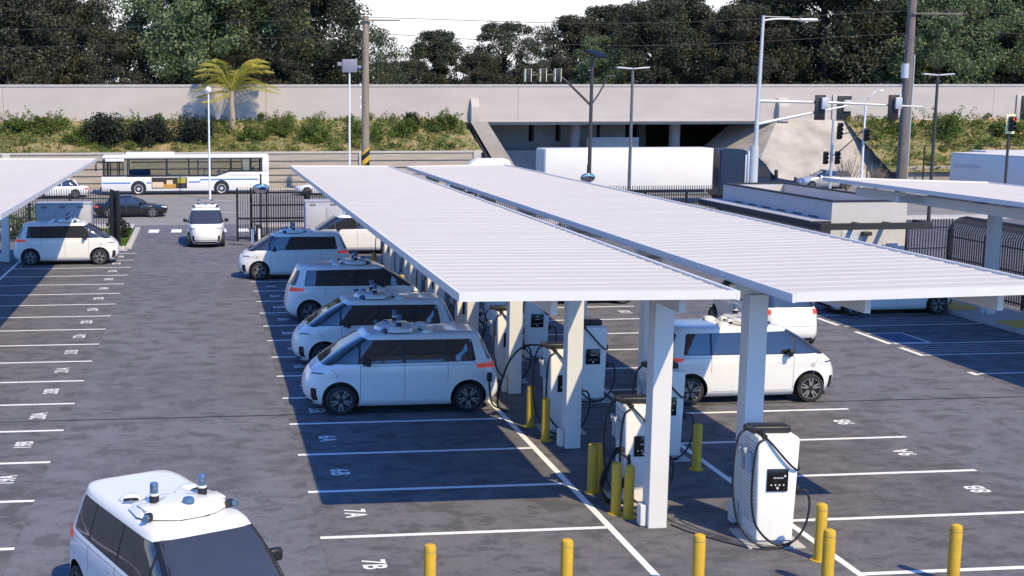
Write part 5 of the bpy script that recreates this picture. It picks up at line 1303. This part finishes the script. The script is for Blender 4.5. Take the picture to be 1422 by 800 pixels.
# ------------------------------------------------------------------ trees behind the overpass
kinds = {}
def proto_tree(k):
    if k not in kinds:
        if k == 'dark': kinds[k] = make_tree('broadleaf_tree', 20, 7.5, 'leafdark', 95, 230, .27, .06, 1.7)
        if k == 'dark2': kinds[k] = make_tree('broadleaf_tree', 20, 8.5, 'leafdark', 105, 210, .25, .05, 1.6, 1.2)
        if k == 'brown': kinds[k] = make_tree('broadleaf_tree', 18, 7.5, 'leafbrown', 90, 200, .25, .05, 1.6)
        if k == 'green': kinds[k] = make_tree('broadleaf_tree', 20, 8.0, 'leafgreen', 95, 220, .26, .05, 1.7)
        if k == 'pale': kinds[k] = make_tree('broadleaf_tree', 14, 6.0, 'leafpale', 50, 120, .22, .08, 1.5)
        return kinds[k]
    return copy_tree(kinds[k])
TREES = [  # x, y, kind, scale, label
    (-27, 160, 'dark', 1.05, 'dark tall tree at the left frame edge behind the overpass'), (-20.5, 152, 'brown', 1.02, 'brownish dark tree second from the left frame edge'), (-17.5, 163, 'dark2', .95, 'dark tree left of the bright gap near the top left'), (-9.0, 150, 'brown', .60, 'low brown-green tree below the sky gap at the left'),
    (-2.2, 153, 'green', .98, 'light green tree right of the left sky gap'), (1.0, 151, 'green', 1.05, 'large light green tree above the palm'), (6.5, 154, 'green', 1.0, 'light green tree between the palm and the dark crown'), (4.5, 147, 'brown', .45, 'small brown shrubby tree right behind the palm'),
    (11.0, 152, 'dark2', 1.08, 'dark tall tree left of the sign box'), (13.0, 158, 'dark', .98, 'dark tree behind the striped wooden pole'), (8.5, 148, 'brown', .60, 'low brown tree under the dark crown left of the sign box'), (19.0, 150, 'pale', .80, 'thin loose tree just right of the wooden pole'),
    (27.0, 165, 'brown', .44, 'low brown tree at the right end of the open sky'), (31.5, 172, 'dark', .60, 'rounded dark tree standing above the low middle row'), (26.5, 185, 'dark2', .42, 'faint low tree beyond the open sky'), (36.0, 168, 'brown', .50, 'low brown tree left of the signal heads'), (40.5, 172, 'dark2', .66, 'dark tree with a bare top behind the signal heads'), (45.5, 162, 'brown', .46, 'brown tree behind the solar panel'),
    (50.5, 160, 'green', .54, 'small green tree left of the tall dark group'), (56.5, 158, 'dark2', .76, 'dark tree above the twin-headed lamp'), (61.0, 163, 'dark', .85, 'dark tall tree left of the pale mast'), (66.5, 155, 'brown', .80, 'brown-green tree behind the pale mast'), (72.0, 162, 'dark2', .82, 'dark tree just right of the pale mast'),
    (78.5, 158, 'dark', 1.16, 'darkest tall tree left of the grey utility pole'), (84.5, 162, 'dark2', 1.15, 'dark tall tree immediately left of the grey utility pole'), (90.0, 152, 'green', .86, 'green tree right behind the grey utility pole'), (95.5, 158, 'pale', 1.25, 'pale loose tree right of the grey utility pole'), (101.0, 153, 'green', .85, 'green tree above the dark lot lamp'),
    (106.0, 160, 'dark', 1.15, 'dark tall tree near the top right corner'), (112.0, 154, 'dark2', 1.1, 'dark tree at the right frame edge')]
for i, (x, y, k, s_, lab) in enumerate(TREES):
    o = proto_tree(k); o.location = (x, y, 4.6); o.scale = (s_, s_, s_); o.rotation_euler = (0, 0, i * 1.37)
    tag(o, lab, 'tree', 'trees behind the overpass')
for i in range(26):
    x = -34 + i * 5.9; mid_ = 14 < x < 46
    if 11 < x < 18 or -12 < x < -2: continue
    o = copy_tree(kinds[('dark', 'dark2', 'brown')[i % 3]]); sc_ = .40 if mid_ else .84
    o.location = (x * 1.15, 186 + (i % 4) * 3, 4.8); o.scale = (sc_ * 1.1, sc_ * 1.1, sc_); o.rotation_euler = (0, 0, i * 2.1)
    tag(o, 'dark tree in the back row of the wood, filling gaps behind the front trees', 'tree', 'back row of the wood')
# low growth closing the foot of the wood
V, F = [], []
for k in range(150):
    x = -34 + k * 1.02; leaf_quads(V, F, (x, 141 + random.uniform(-2, 4), 5.5 + random.uniform(0, 2.6)), random.uniform(1.2, 2.2), 190, .24, .9)
tag(pydata('undergrowth', V, F, M['leafbrown']), 'dark undergrowth filling the foot of the wood behind the overpass', 'undergrowth', kind='stuff')
